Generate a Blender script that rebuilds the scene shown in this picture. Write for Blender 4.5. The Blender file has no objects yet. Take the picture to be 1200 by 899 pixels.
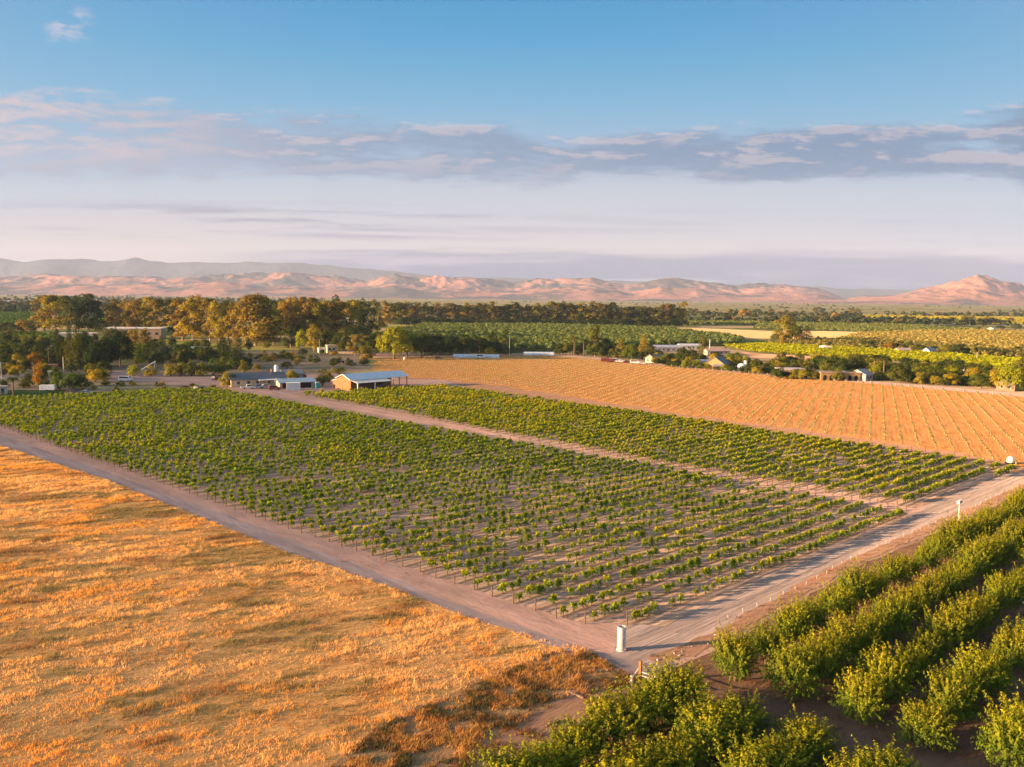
import bpy, bmesh, math, random
import numpy as np
from mathutils import Matrix, Vector
SC = bpy.context.scene
COL = SC.collection
PI = math.pi
# ------------------------------------------------------------------ camera model (a drone 36 m above flat farmland)
FPX, CX, CY, HOR, CAMZ = 1000.0, 600.0, 449.5, 347.0, 36.0
_p = math.atan((CY - HOR) / FPX); _r = math.atan(0.010)
_fw = np.array([0, math.cos(_p), -math.sin(_p)]); _u0 = np.array([0, math.sin(_p), math.cos(_p)]); _r0 = np.array([1., 0, 0])
_rt = _r0 * math.cos(_r) + _u0 * math.sin(_r); _up = -_r0 * math.sin(_r) + _u0 * math.cos(_r)
def G(x, y, z=0.0):
    """ground point seen at (x, y) of the 1200x899 photograph"""
    d = _fw * FPX + _rt * (x - CX) - _up * (y - CY); t = (z - CAMZ) / d[2]
    return np.array([d[0] * t, d[1] * t, z])
def project(P):
    v = np.atleast_2d(P) - np.array([0, 0, CAMZ]); dz = v @ _fw
    return np.stack([CX + FPX * (v @ _rt) / dz, CY - FPX * (v @ _up) / dz, dz], 1)
ROWA = math.radians(43.3)
DA = np.array([math.cos(ROWA), math.sin(ROWA)]); DN = np.array([math.sin(ROWA), -math.cos(ROWA)])
def AC(al, ac):
    """point from metres along / across the vine rows"""
    return DA * al + DN * ac
def to_ac(P): return P[..., :2] @ DA, P[..., :2] @ DN
SUN_AZ, SUN_EL = math.radians(13), math.radians(9.8)   # direction the light travels on the ground, height of the sun

# ------------------------------------------------------------------ small helpers
def vnoise(x, y, seed=0):
    """smooth value noise 0..1"""
    x = np.asarray(x, float); y = np.asarray(y, float)
    xi = np.floor(x).astype(np.int64); yi = np.floor(y).astype(np.int64); fx = x - xi; fy = y - yi
    fx = fx * fx * fx * (fx * (fx * 6 - 15) + 10); fy = fy * fy * fy * (fy * (fy * 6 - 15) + 10)
    def h(a, b):
        n = (a * 374761393 + b * 668265263 + seed * 1442695041) & 0xffffffff
        n = ((n ^ (n >> 13)) * 1274126177) & 0xffffffff
        n = ((n ^ (n >> 16)) * 2246822519) & 0xffffffff
        return ((n ^ (n >> 15)) & 0xffffff) / float(0xffffff)
    a, b, c, d = h(xi, yi), h(xi + 1, yi), h(xi, yi + 1), h(xi + 1, yi + 1)
    return (a * (1 - fx) + b * fx) * (1 - fy) + (c * (1 - fx) + d * fx) * fy
def fbm(x, y, o=4, seed=0):
    s = 0; a = 0.5; t = 0
    for i in range(o):
        s = s + a * vnoise(x * 2 ** i, y * 2 ** i, seed + i * 17); t += a; a *= 0.5
    return s / t
def sstep(a, b, x):
    t = np.clip((x - a) / (b - a), 0, 1); return t * t * (3 - 2 * t)
def inpoly(P, poly):
    x, y = P[:, 0], P[:, 1]; r = np.zeros(len(P), bool); n = len(poly)
    for i in range(n):
        x1, y1 = poly[i][:2]; x2, y2 = poly[(i + 1) % n][:2]
        c = ((y1 > y) != (y2 > y)) & (x < (x2 - x1) * (y - y1) / (y2 - y1 + 1e-12) + x1)
        r ^= c
    return r
ONES = 'zeroth first second third fourth fifth sixth seventh eighth ninth tenth eleventh twelfth thirteenth fourteenth fifteenth sixteenth seventeenth eighteenth nineteenth'.split()
TENS = '_ _ twenty thirty forty fifty sixty seventy eighty ninety'.split()
def nth(n):
    if n < 20: return ONES[n]
    if n >= 100: return 'hundred-and-' + nth(n - 100) if n > 100 else 'hundredth'
    return (TENS[n // 10][:-1] + 'ieth') if n % 10 == 0 else TENS[n // 10] + '-' + ONES[n % 10]
def tag(o, label=None, cat=None, group=None, kind=None):
    if label: o['label'] = label
    if cat: o['category'] = cat
    if group: o['group'] = group
    if kind: o['kind'] = kind
    return o
def empty(name, loc=(0, 0, 0), rz=0.0, label=None, cat=None, group=None):
    o = bpy.data.objects.new(name, None); COL.objects.link(o); o.empty_display_size = 0.3
    o.location = loc; o.rotation_euler = (0, 0, rz)
    return tag(o, label, cat, group)
def link(name, me, parent=None, loc=None, rz=0.0, sc=None, color=None):
    o = bpy.data.objects.new(name, me); COL.objects.link(o)
    if parent is not None: o.parent = parent
    if loc is not None: o.location = loc
    if rz: o.rotation_euler = (0, 0, rz)
    if sc is not None: o.scale = sc
    if color is not None: o.color = (*color, 1)
    return o
def npmesh(name, V, Fc, mat, tint=None, smooth=False):
    """mesh from numpy arrays; every face has the same number of corners; tint = one colour per face"""
    V = np.ascontiguousarray(V, np.float32); Fc = np.ascontiguousarray(Fc, np.int32)
    n, k = Fc.shape; me = bpy.data.meshes.new(name)
    me.vertices.add(len(V)); me.vertices.foreach_set('co', V.ravel())
    me.loops.add(n * k); me.loops.foreach_set('vertex_index', Fc.ravel())
    me.polygons.add(n); me.polygons.foreach_set('loop_start', np.arange(0, n * k, k, dtype=np.int32))
    if tint is not None:
        a = me.attributes.new('tint', 'FLOAT_COLOR', 'FACE')
        c = np.ones((n, 4), np.float32); c[:, :3] = tint if np.ndim(tint) == 2 else np.asarray(tint)[:, None]
        a.data.foreach_set('color', c.ravel())
    me.materials.append(mat); me.update(calc_edges=True)
    if smooth: me.polygons.foreach_set('use_smooth', np.ones(n, bool))
    return me
class MB:
    """collects boxes, prisms, tubes and lathes into one mesh"""
    def __init__(s): s.v = []; s.f = []
    def add(s, vs, fs):
        b = len(s.v); s.v += [tuple(map(float, q)) for q in vs]; s.f += [tuple(i + b for i in f) for f in fs]; return s
    def box(s, c, d, rz=0.0, taper=1.0):
        x, y, z = [q / 2 for q in d]; cs, sn = math.cos(rz), math.sin(rz); vs = []
        for k, t in ((-z, 1), (z, taper)):
            for a, b in ((-x, -y), (x, -y), (x, y), (-x, y)):
                a *= t; b *= t; vs.append((c[0] + a * cs - b * sn, c[1] + a * sn + b * cs, c[2] + k))
        return s.add(vs, [(3, 2, 1, 0), (4, 5, 6, 7), (0, 1, 5, 4), (1, 2, 6, 5), (2, 3, 7, 6), (3, 0, 4, 7)])
    def prism(s, pts, axis, a, b):
        """polygon pts (2D) extruded along axis 'x' or 'y' or 'z' from a to b"""
        n = len(pts); mk = {'x': lambda p, t: (t, p[0], p[1]), 'y': lambda p, t: (p[0], t, p[1]), 'z': lambda p, t: (p[0], p[1], t)}[axis]
        vs = [mk(p, a) for p in pts] + [mk(p, b) for p in pts]
        return s.add(vs, [tuple(range(n))[::-1], tuple(range(n, 2 * n))] + [(i, (i + 1) % n, n + (i + 1) % n, n + i) for i in range(n)])
    def tube(s, p, q, r0, r1=None, n=6):
        r1 = r0 if r1 is None else r1; p = Vector(p); q = Vector(q); d = (q - p).normalized()
        a = d.orthogonal().normalized(); b = d.cross(a); vs = []
        for c, r in ((p, r0), (q, r1)):
            for i in range(n):
                t = 2 * PI * i / n; vs.append(c + a * (r * math.cos(t)) + b * (r * math.sin(t)))
        return s.add(vs, [tuple(range(n))[::-1], tuple(range(n, 2 * n))] + [(i, (i + 1) % n, n + (i + 1) % n, n + i) for i in range(n)])
    def lathe(s, prof, n=12, c=(0, 0, 0)):
        vs = []; fs = []; m = len(prof)
        for r, z in prof:
            for i in range(n):
                t = 2 * PI * i / n; vs.append((c[0] + r * math.cos(t), c[1] + r * math.sin(t), c[2] + z))
        for j in range(m - 1):
            for i in range(n): fs.append((j * n + i, j * n + (i + 1) % n, (j + 1) * n + (i + 1) % n, (j + 1) * n + i))
        fs += [tuple(range(n))[::-1], tuple(range((m - 1) * n, m * n))]
        return s.add(vs, fs)
    def mesh(s, name, mat, smooth=False, bevel=0.0):
        me = bpy.data.meshes.new(name); me.from_pydata(s.v, [], s.f)
        if bevel:
            bm = bmesh.new(); bm.from_mesh(me)
            bmesh.ops.bevel(bm, geom=[e for e in bm.edges], offset=bevel, segments=2, affect='EDGES', profile=0.5, clamp_overlap=True)
            bm.to_mesh(me); bm.free()
        me.materials.append(mat)
        if smooth: me.polygons.foreach_set('use_smooth', np.ones(len(me.polygons), bool))
        me.update(); return me
    def obj(s, name, mat, parent=None, loc=None, rz=0.0, smooth=False, bevel=0.0): return link(name, s.mesh(name, mat, smooth, bevel), parent, loc, rz)

# ------------------------------------------------------------------ materials
class NT:
    """thin layer over a node tree: sockets in, sockets out"""
    def __init__(s, tree): s.t = tree; s.n = tree.nodes; s.l = tree.links
    def node(s, typ, **kw):
        n = s.n.new(typ)
        for k, v in kw.items(): setattr(n, k, v)
        return n
    def put(s, sock, v):
        if isinstance(v, bpy.types.NodeSocket): s.l.new(v, sock)
        elif v is not None:
            try: sock.default_value = v
            except Exception: sock.default_value = (*v, 1.0)
    def m(s, op, a, b=None, c=None, clamp=False):
        n = s.node('ShaderNodeMath', operation=op, use_clamp=clamp)
        for i, q in enumerate((a, b, c)):
            if q is not None: s.put(n.inputs[i], q)
        return n.outputs[0]
    def ss(s, x, a, b, lo=0.0, hi=1.0):
        n = s.node('ShaderNodeMapRange', interpolation_type='SMOOTHSTEP')
        for i, q in enumerate((x, a, b, lo, hi)): s.put(n.inputs[i], q)
        return n.outputs[0]
    def mix(s, f, a, b, blend='MIX'):
        n = s.node('ShaderNodeMix', data_type='RGBA', blend_type=blend, clamp_factor=True)
        s.put(n.inputs[0], f); s.put(n.inputs[6], a); s.put(n.inputs[7], b); return n.outputs[2]
    def vec(s, x, y, z=0.0):
        n = s.node('ShaderNodeCombineXYZ')
        for i, q in enumerate((x, y, z)): s.put(n.inputs[i], q)
        return n.outputs[0]
    def noise(s, v, scale=1.0, detail=4, rough=0.55, dist=0.0, col=False):
        n = s.node('ShaderNodeTexNoise'); s.put(n.inputs['Vector'], v)
        n.inputs['Scale'].default_value = scale; n.inputs['Detail'].default_value = detail
        n.inputs['Roughness'].default_value = rough; n.inputs['Distortion'].default_value = dist
        return n.outputs['Color' if col else 'Fac']
    def ramp(s, f, stops, interp='LINEAR'):
        n = s.node('ShaderNodeValToRGB'); s.put(n.inputs[0], f); r = n.color_ramp; r.interpolation = interp
        while len(r.elements) < len(stops): r.elements.new(0.5)
        for e, (p, c) in zip(r.elements, stops): e.position = p; e.color = (*c, 1)
        return n.outputs[0]
    def pos(s): return s.node('ShaderNodeNewGeometry').outputs['Position']
    def mapping(s, v, rot=0.0, scale=(1, 1, 1)):
        n = s.node('ShaderNodeMapping', vector_type='POINT'); s.put(n.inputs[0], v)
        n.inputs['Rotation'].default_value = (0, 0, rot); n.inputs['Scale'].default_value = scale; return n.outputs[0]
def new_mat(name):
    m = bpy.data.materials.new(name); m.use_nodes = True; t = NT(m.node_tree); t.n.clear()
    return m, t, t.node('ShaderNodeOutputMaterial')
def surf(name, col, rough=0.7, spec=0.3, var=0.12, scale=1.5, metal=0.0, streak=False, bump=0.0):
    col = tuple(q * .76 for q in col)
    """painted / built surface with a little dirt"""
    m, t, o = new_mat(name); b = t.node('ShaderNodeBsdfPrincipled')
    P = t.node('ShaderNodeTexCoord').outputs['Object']
    n = t.noise(t.mapping(P, scale=(1, 1, 0.2)) if streak else P, scale, 5, 0.6)
    c = t.mix(t.ss(n, 0.35, 0.7), tuple(q * (1 - var) for q in col), tuple(min(1, q * (1 + var)) for q in col))
    t.put(b.inputs['Base Color'], c); b.inputs['Roughness'].default_value = rough
    b.inputs['Specular IOR Level'].default_value = spec; b.inputs['Metallic'].default_value = metal
    if bump:
        bp = t.node('ShaderNodeBump'); bp.inputs['Distance'].default_value = bump; t.put(bp.inputs['Height'], n); t.put(b.inputs['Normal'], bp.outputs[0])
    t.l.new(b.outputs[0], o.inputs[0]); return m
def rib_metal(name, col, pitch=0.4, rough=0.45, metal=0.3):
    col = tuple(q * .76 for q in col)
    m, t, o = new_mat(name); b = t.node('ShaderNodeBsdfPrincipled')
    P = t.node('ShaderNodeTexCoord').outputs['Object']; x = t.node('ShaderNodeSeparateXYZ'); t.put(x.inputs[0], P)
    w = t.m('SINE', t.m('MULTIPLY', x.outputs[0], 2 * PI / pitch)); n = t.noise(P, 0.7, 5)
    t.put(b.inputs['Base Color'], t.mix(n, tuple(q * 0.8 for q in col), tuple(min(1, q * 1.15) for q in col)))
    bp = t.node('ShaderNodeBump'); bp.inputs['Distance'].default_value = 0.03; t.put(bp.inputs['Height'], w); t.put(b.inputs['Normal'], bp.outputs[0])
    b.inputs['Roughness'].default_value = rough; b.inputs['Metallic'].default_value = metal
    t.l.new(b.outputs[0], o.inputs[0]); return m
def leaf_mat(name, col=None, trans=0.3, hue=0.25, wb=True):
    """foliage: colour from the object (Object Info) or given, varied per leaf (tint) and per object"""
    m, t, o = new_mat(name); oi = t.node('ShaderNodeObjectInfo'); LW = (0.74, 0.84, 0.80)
    at = t.node('ShaderNodeAttribute', attribute_name='tint')
    base = oi.outputs['Color'] if col is None else col
    c = t.mix(1.0, t.mix(1.0, base, LW if wb else (1, 1, 1), 'MULTIPLY'), at.outputs['Color'], 'MULTIPLY')
    v = t.ss(oi.outputs['Random'], 0, 1, 1 - hue, 1 + hue)
    c = t.mix(1.0, c, t.vec(v, t.m('ADD', t.m('MULTIPLY', v, 0.55), 0.45), 1.0), 'MULTIPLY')
    d = t.node('ShaderNodeBsdfDiffuse'); t.put(d.inputs[0], c)
    tr = t.node('ShaderNodeBsdfTranslucent'); t.put(tr.inputs[0], t.mix(1.0, c, (1.25, 1.1, 0.5), 'MULTIPLY'))
    mx = t.node('ShaderNodeMixShader'); mx.inputs[0].default_value = trans
    t.l.new(d.outputs[0], mx.inputs[1]); t.l.new(tr.outputs[0], mx.inputs[2]); t.l.new(mx.outputs[0], o.inputs[0]); return m
def soil(name, c1, c2, c3=None, scale=0.5, rot=ROWA, stretch=(1, 1, 1), bump=0.25, fine=3.0, weeds=None, weed_thr=0.6, rough=1.0, furrow=None):
    """bare or weedy ground: two-scale noise, optionally combed along one direction, with real relief through bump"""
    wb = lambda c: None if c is None else tuple(min(.85, a * k) for a, k in zip(c, (.70, .78, .90)))
    c1, c2, c3, weeds = wb(c1), wb(c2), wb(c3), wb(weeds)
    m, t, o = new_mat(name); P = t.pos(); Q = t.mapping(P, rot=-rot); Q = t.mapping(Q, scale=stretch)
    n1 = t.noise(Q, scale, 6, 0.62, 0.4); n2 = t.noise(Q, scale * fine * 2.3, 6, 0.65); n3 = t.noise(P, scale * 0.13, 3)
    f = t.ss(t.m('ADD', t.m('MULTIPLY', n1, 0.65), t.m('MULTIPLY', n2, 0.35)), 0.34, 0.66)
    c = t.mix(f, c1, c2)
    if c3: c = t.mix(t.ss(n3, 0.45, 0.65), c, t.mix(f, tuple(q * 0.8 for q in c3), c3))
    if weeds: c = t.mix(t.m('MULTIPLY', t.ss(t.m('ADD', t.m('MULTIPLY', n1, 0.5), t.m('MULTIPLY', n2, 0.5)), weed_thr, weed_thr + 0.08), 0.85), c, weeds)
    hgt = t.m('ADD', t.m('MULTIPLY', n2, 0.5), n1)
    if furrow:
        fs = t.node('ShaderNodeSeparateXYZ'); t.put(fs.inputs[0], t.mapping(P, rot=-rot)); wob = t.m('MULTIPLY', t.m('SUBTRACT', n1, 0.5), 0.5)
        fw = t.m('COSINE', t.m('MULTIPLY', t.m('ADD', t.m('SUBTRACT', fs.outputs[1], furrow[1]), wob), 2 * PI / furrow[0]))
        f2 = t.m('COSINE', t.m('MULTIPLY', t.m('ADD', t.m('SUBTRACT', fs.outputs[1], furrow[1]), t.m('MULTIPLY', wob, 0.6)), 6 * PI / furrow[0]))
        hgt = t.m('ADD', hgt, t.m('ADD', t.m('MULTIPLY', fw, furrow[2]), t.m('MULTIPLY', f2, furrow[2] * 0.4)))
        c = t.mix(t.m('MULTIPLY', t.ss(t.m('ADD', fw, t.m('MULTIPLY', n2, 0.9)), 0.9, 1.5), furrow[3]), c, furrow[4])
    b = t.node('ShaderNodeBsdfDiffuse'); t.put(b.inputs[0], c); b.inputs[1].default_value = rough
    bp = t.node('ShaderNodeBump'); bp.inputs['Distance'].default_value = bump; bp.inputs['Strength'].default_value = 1.0
    t.put(bp.inputs['Height'], hgt); t.put(b.inputs['Normal'], bp.outputs[0])
    t.l.new(b.outputs[0], o.inputs[0]); return m
# ------------------------------------------------------------------ ground sheets
def sheet(name, pts, z, mat, label, jit=0.0, step=4.0, seed=1, kind='structure', cat='ground'):
    """flat polygon at height z; its outline may wander a little"""
    rg = np.random.default_rng(seed); P = [np.array(p[:2], float) for p in pts]; out = []
    for a, b in zip(P, P[1:] + P[:1]):
        L = np.linalg.norm(b - a); n = max(1, int(L / step)) if jit else 1; n = min(n, 140)
        nr = np.array([-(b - a)[1], (b - a)[0]]) / (L + 1e-9)
        for i in range(n):
            q = a + (b - a) * i / n
            out.append(q + nr * (rg.normal(0, jit) if jit else 0))
    me = bpy.data.meshes.new(name); bm = bmesh.new()
    vs = [bm.verts.new((q[0], q[1], z)) for q in out]; es = [bm.edges.new((vs[i], vs[(i + 1) % len(vs)])) for i in range(len(vs))]
    bmesh.ops.triangle_fill(bm, edges=es, use_beauty=True)
    bmesh.ops.recalc_face_normals(bm, faces=bm.faces)
    for f in bm.faces:
        if f.normal.z < 0: f.normal_flip()
    bm.to_mesh(me); bm.free(); me.materials.append(mat)
    return tag(link(name, me), label, cat, kind=kind)
def PX(*ps): return [G(*p) for p in ps]

# wide plain: a patchwork of far fields, tan, olive and green
m, t, o = new_mat('plain'); P = t.pos()
Q = t.mapping(t.mapping(P, rot=-0.35), scale=(1 / 420, 1 / 210, 1))
vo = t.node('ShaderNodeTexVoronoi', distance='CHEBYCHEV'); vo.inputs['Randomness'].default_value = 0.75; t.put(vo.inputs['Vector'], Q)
sx = t.node('ShaderNodeSeparateColor'); t.put(sx.inputs[0], vo.outputs['Color'])
c = t.ramp(sx.outputs[0], [(0.0, (.15, .17, .05)), (0.22, (.28, .25, .09)), (0.4, (.38, .28, .13)), (0.52, (.19, .20, .06)), (0.7, (.40, .34, .11)), (0.86, (.46, .32, .18))], 'CONSTANT')
n = t.noise(P, 0.05, 7, 0.7); c = t.mix(1.0, c, t.ramp(n, [(0.3, (.50, .52, .56)), (0.7, (1.1, 1.1, 1.15))]), 'MULTIPLY')
b = t.node('ShaderNodeBsdfDiffuse'); t.put(b.inputs[0], c); t.l.new(b.outputs[0], o.inputs[0]); M_PLAIN = m
sheet('ground', [(-26000, -2500), (26000, -2500), (26000, 19000), (-26000, 19000)], 0.0, M_PLAIN, 'wide flat valley floor patterned with far fields')

sheet('field_soil', [AC(20, -40), AC(460, -40), AC(460, -75), AC(240, -320), AC(40, -330), AC(20, -80)], 0.004, soil('field_soil', (.22, .14, .095), (.36, .22, .14), None, scale=0.45, stretch=(0.3, 1, 1), bump=0.12, weeds=(.34, .15, .05), weed_thr=0.55), 'bare weedy soil around the vineyard blocks', cat='soil')
M_GRASSBASE = soil('dry_grass_base', (.56, .26, .075), (.88, .43, .13), (.74, .39, .135), scale=0.35, stretch=(0.55, 1.3, 1), rot=math.radians(24), bump=0.5, fine=2.2)
M_WEEDBASE = soil('weedy_verge', (.30, .155, .07), (.48, .25, .105), (.30, .21, .09), scale=0.5, bump=0.35)
M_BARE = soil('bare_verge', (.26, .145, .085), (.40, .22, .13), None, scale=0.45, stretch=(0.25, 1.2, 1), bump=0.12, weeds=(.30, .12, .035), weed_thr=0.54)
M_ROAD = soil('packed_dirt', (.27, .195, .15), (.47, .34, .265), (.36, .265, .21), scale=0.55, stretch=(0.07, 1.0, 1), bump=0.16, weeds=(.34, .20, .13), weed_thr=0.58)
M_ROADL = soil('packed_dirt_west', (.26, .185, .16), (.43, .315, .265), (.34, .25, .21), scale=0.55, rot=ROWA + PI / 2, stretch=(0.12, 1.0, 1), bump=0.06)
M_PINK = soil('pinkish_dirt', (.36, .215, .155), (.56, .335, .24), (.45, .28, .20), scale=0.35, bump=0.10, rot=ROWA + PI / 2, stretch=(0.3, 1, 1))
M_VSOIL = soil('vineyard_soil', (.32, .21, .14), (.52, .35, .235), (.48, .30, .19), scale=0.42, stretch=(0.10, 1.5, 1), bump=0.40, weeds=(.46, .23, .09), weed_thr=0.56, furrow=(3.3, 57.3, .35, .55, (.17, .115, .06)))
M_BROWN = soil('tilled_orange_soil', (.38, .165, .050), (.62, .275, .085), (.52, .25, .09), scale=0.34, rot=math.radians(67), stretch=(0.35, 1.3, 1), bump=0.45, furrow=(3.75, 0.0, .06, .4, (.26, .19, .055)))
M_ORCH = soil('orchard_floor', (.11, .062, .036), (.20, .115, .068), (.24, .13, .075), scale=0.6, stretch=(0.2, 1.2, 1), bump=0.18, weeds=(.20, .085, .028), weed_thr=0.56)
M_YARD = soil('farmyard_dirt', (.32, .20, .15), (.45, .28, .205), (.36, .25, .20), scale=0.16, bump=0.1)
M_GRN = soil('green_turf', (.035, .06, .02), (.07, .10, .03), None, scale=0.3, bump=0.2)
M_YGRASS = soil('yellow_dry_grass', (.38, .30, .05), (.52, .40, .08), (.42, .28, .08), scale=0.15, bump=0.3)
M_TAN = soil('tan_field', (.46, .29, .13), (.60, .38, .17), (.50, .36, .14), scale=0.05, stretch=(0.15, 1, 1), bump=0.2)
M_UNDER = soil('orchard_understorey', (.07, .09, .03), (.15, .14, .05), (.20, .16, .06), scale=0.1, stretch=(0.2, 1, 1), bump=0.2)
M_DRYV = soil('dry_verge', (.24, .17, .09), (.42, .29, .16), (.20, .18, .08), scale=0.14, bump=0.2)
M_GREY = soil('grey_gravel', (.27, .23, .21), (.36, .31, .28), None, scale=0.2, bump=0.05)
M_PLOT = soil('mixed_plots', (.15, .12, .07), (.32, .22, .14), (.17, .15, .06), scale=0.04, bump=0.2)

# left road, grass field
sheet('dry_grass_field', PX((690, 765), (640, 765), (560, 800), (450, 850), (380, 905)) + [np.array([-30, 30.]), np.array([-260, 20.]), np.array([-330, 260.])] + PX((-110, 480), (0, 521), (133, 564), (233, 604), (317, 638), (400, 666), (560, 725)), 0.008, M_GRASSBASE, 'golden dry grass field beside the dirt road', 0.35, 3, 3, cat='field')
sheet('dirt_verge', PX((-140, 447), (0, 498), (150, 550), (333, 614), (450, 653), (572, 694), (672, 727), (726, 730), (774, 731), (830, 712), (838, 764), (770, 800), (700, 778), (640, 752), (500, 700), (400, 664), (317, 638), (233, 604), (133, 564), (0, 521), (-150, 467)), 0.012, M_PINK, 'pinkish dirt verge between the grass field and the vineyard', 0.2, 3, 5, cat='verge')
sheet('dirt_track', PX((-150, 461), (0, 510), (150, 562), (333, 629), (450, 675), (572, 721), (660, 752), (720, 770), (800, 778), (790, 795), (735, 786), (690, 768), (640, 757), (500, 704), (400, 667), (317, 639), (233, 605), (133, 565), (0, 521.5), (-150, 467)), 0.017, M_ROADL, 'pale grey wheel track along the golden grass field', 0.22, 3, 6, cat='track')
sheet('weedy_verge', PX((380, 905), (450, 850), (560, 800), (640, 765), (690, 763), (748, 800), (770, 830), (700, 905)) + [np.array([-2., 40])], 0.02, M_WEEDBASE, 'dark weedy corner between the grass field and the orchard', 0.5, 2.5, 7, cat='verge')
sheet('bare_verge', PX((540, 905), (600, 848), (680, 806), (745, 812), (765, 828), (690, 850), (645, 899), (640, 920)), 0.026, M_BARE, 'bare trampled strip beside the front orchard trees', 0.4, 2, 8, cat='verge')
# right road
sheet('dirt_road', [AC(66, -49.2), AC(72, -48.0), AC(112, -51.0), AC(180, -50.4), AC(420, -50.4), AC(420, -54.5), AC(240, -56.5), AC(150, -57.2), AC(80, -56), AC(70, -57), AC(64, -53)], 0.022, M_ROAD, 'wide rutted dirt road between the vineyard and the orchard', 0.18, 3, 9, cat='road')
M_RUT = soil('wheel_rut', (.20, .15, .12), (.33, .25, .195), None, scale=0.6, stretch=(0.08, 1.0, 1), bump=0.08)
sheet('wheel_rut', [AC(74, -52.6), AC(112, -53.6), AC(230, -53.2), AC(230, -52.8), AC(112, -53.1), AC(74, -52.2)], 0.031, M_RUT, 'dark wheel rut along the middle of the road', 0.10, 1.5, 31, cat='rut')
sheet('wheel_rut', [AC(70, -54.6), AC(112, -55.0), AC(230, -54.4), AC(230, -54.15), AC(112, -54.7), AC(70, -54.3)], 0.032, M_RUT, 'narrow wheel rut between the two wider ruts', 0.08, 1.5, 32, cat='rut')
sheet('wheel_rut', [AC(88, -55.4), AC(150, -56.2), AC(230, -55.6), AC(230, -55.0), AC(150, -55.4), AC(88, -54.9)], 0.030, M_RUT, 'dark wheel rut along the vineyard side of the road', 0.12, 2, 10, cat='rut')
sheet('orchard_floor', [AC(63.5, -47.0), AC(72, -46.6), AC(112, -49.4), AC(180, -48.9), AC(420, -48.9), AC(420, 30), AC(-20, 30), AC(-20, -44.2), AC(40, -45.2), AC(58, -46)], 0.014, M_ORCH, 'dark red-brown orchard floor under the almond trees', 0.3, 3, 11, cat='orchard floor')
sheet('ditch_bank', [AC(66.5, -50.6), AC(72.5, -49.7), AC(112, -52.0), AC(180, -51.2), AC(300, -51.2), AC(300, -49.6), AC(180, -49.6), AC(112, -50.1), AC(72.5, -47.6), AC(66.5, -48.5)], 0.028, M_BARE, 'weedy bank with white riser pipes along the orchard', 0.25, 2, 12, cat='bank')
# vineyard
LEFT_BLOCK = [G(-85, 471), G(0, 500), G(150, 551.7), G(333, 616.7), G(450, 655), G(572.7, 696), G(672.7, 729.3), G(722, 731), G(772, 732), G(880, 684), G(1066, 603), G(1020, 593), G(942, 579), G(800, 553), G(450, 492), G(373, 479), G(320, 468), G(262, 457), G(195, 458.5), G(110, 463), G(0, 467.5), G(-60, 469)]
RIGHT_BLOCK = [G(344, 462.2), G(400, 472), G(450, 480.6), G(620, 515), G(760, 542), G(887, 565), G(960, 576), G(1063, 594), G(1130, 572), G(1193, 550), G(1110, 537), G(900, 506), G(700, 477), G(520, 453), G(470, 456), G(400, 460)]
sheet('vineyard_soil', LEFT_BLOCK, 0.034, M_VSOIL, 'grey-brown soil under the large vineyard block', 0.3, 4, 13, cat='soil')
sheet('vineyard_soil', RIGHT_BLOCK, 0.034, M_VSOIL, 'grey-brown soil under the narrower vineyard block by the barn', 0.3, 4, 14, cat='soil')
sheet('vineyard_path', PX((240, 452), (262, 457), (320, 468), (373, 479), (450, 492), (800, 553), (942, 579), (1020, 593), (1066, 603), (1082, 598), (1063, 594), (960, 576), (887, 565), (760, 542), (620, 515), (450, 480.6), (400, 472), (344, 462.2), (300, 455)), 0.030, M_PINK, 'pale dirt path dividing the two vineyard blocks', 0.2, 4, 15, cat='path')
sheet('dry_verge', PX((-60, 440), (40, 440), (115, 443), (260, 446), (268, 459), (195, 460), (110, 464.5), (0, 468), (-60, 470)), 0.020, M_DRYV, 'dry trampled grass between the farm drive and the vines', 0.4, 4, 33, cat='verge')
FARM = sheet('farmyard', PX((100, 437), (140, 434.5), (160, 438.5), (260, 441.5), (330, 440), (390, 436), (470, 444), (540, 446), (545, 455), (470, 458), (400, 461), (340, 462.5), (300, 457), (262, 456.5), (215, 452.5), (180, 448.5), (120, 446.5), (98, 442)), 0.026, M_YARD, 'pinkish dirt farmyard around the house and barn', 0.6, 5, 16, cat='yard')
sheet('headland', PX((520, 446), (560, 456), (700, 478), (900, 507), (1110, 537.5), (1200, 555), (1260, 560), (1260, 540), (1200, 545), (1120, 530), (900, 497), (700, 469), (590, 452)), 0.028, M_BARE, 'strip of weedy dirt between green vines and orange soil', 0.5, 4, 17, cat='strip')
BROWN = [G(438, 421), G(470, 418.5), G(560, 416.5), G(640, 416), G(700, 421), G(760, 427), G(900, 439), G(1050, 451), G(1200, 465), G(1330, 477), G(1330, 572), G(1200, 547), G(1120, 531), G(900, 498.5), G(700, 470.5), G(590, 453), G(520, 445), G(470, 443), G(478, 437), G(440, 434)]
sheet('tilled_field', BROWN, 0.036, M_BROWN, 'wide orange tilled field planted with young vines', 1.2, 4, 18, cat='field')
sheet('field_road', PX((560, 416), (640, 414.5), (700, 419), (760, 425), (900, 437.2), (1050, 449), (1200, 462), (1400, 480), (1400, 485), (1200, 465.5), (1050, 452), (900, 440), (760, 427.6), (700, 421.6), (640, 416.8)), 0.040, M_YARD, 'pale dirt road along the far side of the tilled field', 0.3, 5, 19, cat='road')
sheet('pale_track', PX((395, 413), (470, 419), (560, 417), (560, 415.5), (470, 416.5), (410, 410.5)), 0.041, M_YARD, 'pale track behind the barn under the dark trees', 0.2, 5, 20, cat='track')
sheet('green_verge', PX((-80, 462), (0, 457), (75, 457), (80, 465), (0, 467.5), (-80, 470)), 0.032, M_GRN, 'shaded green grass strip at the vineyard end', 0.3, 3, 21, cat='grass')
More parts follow.
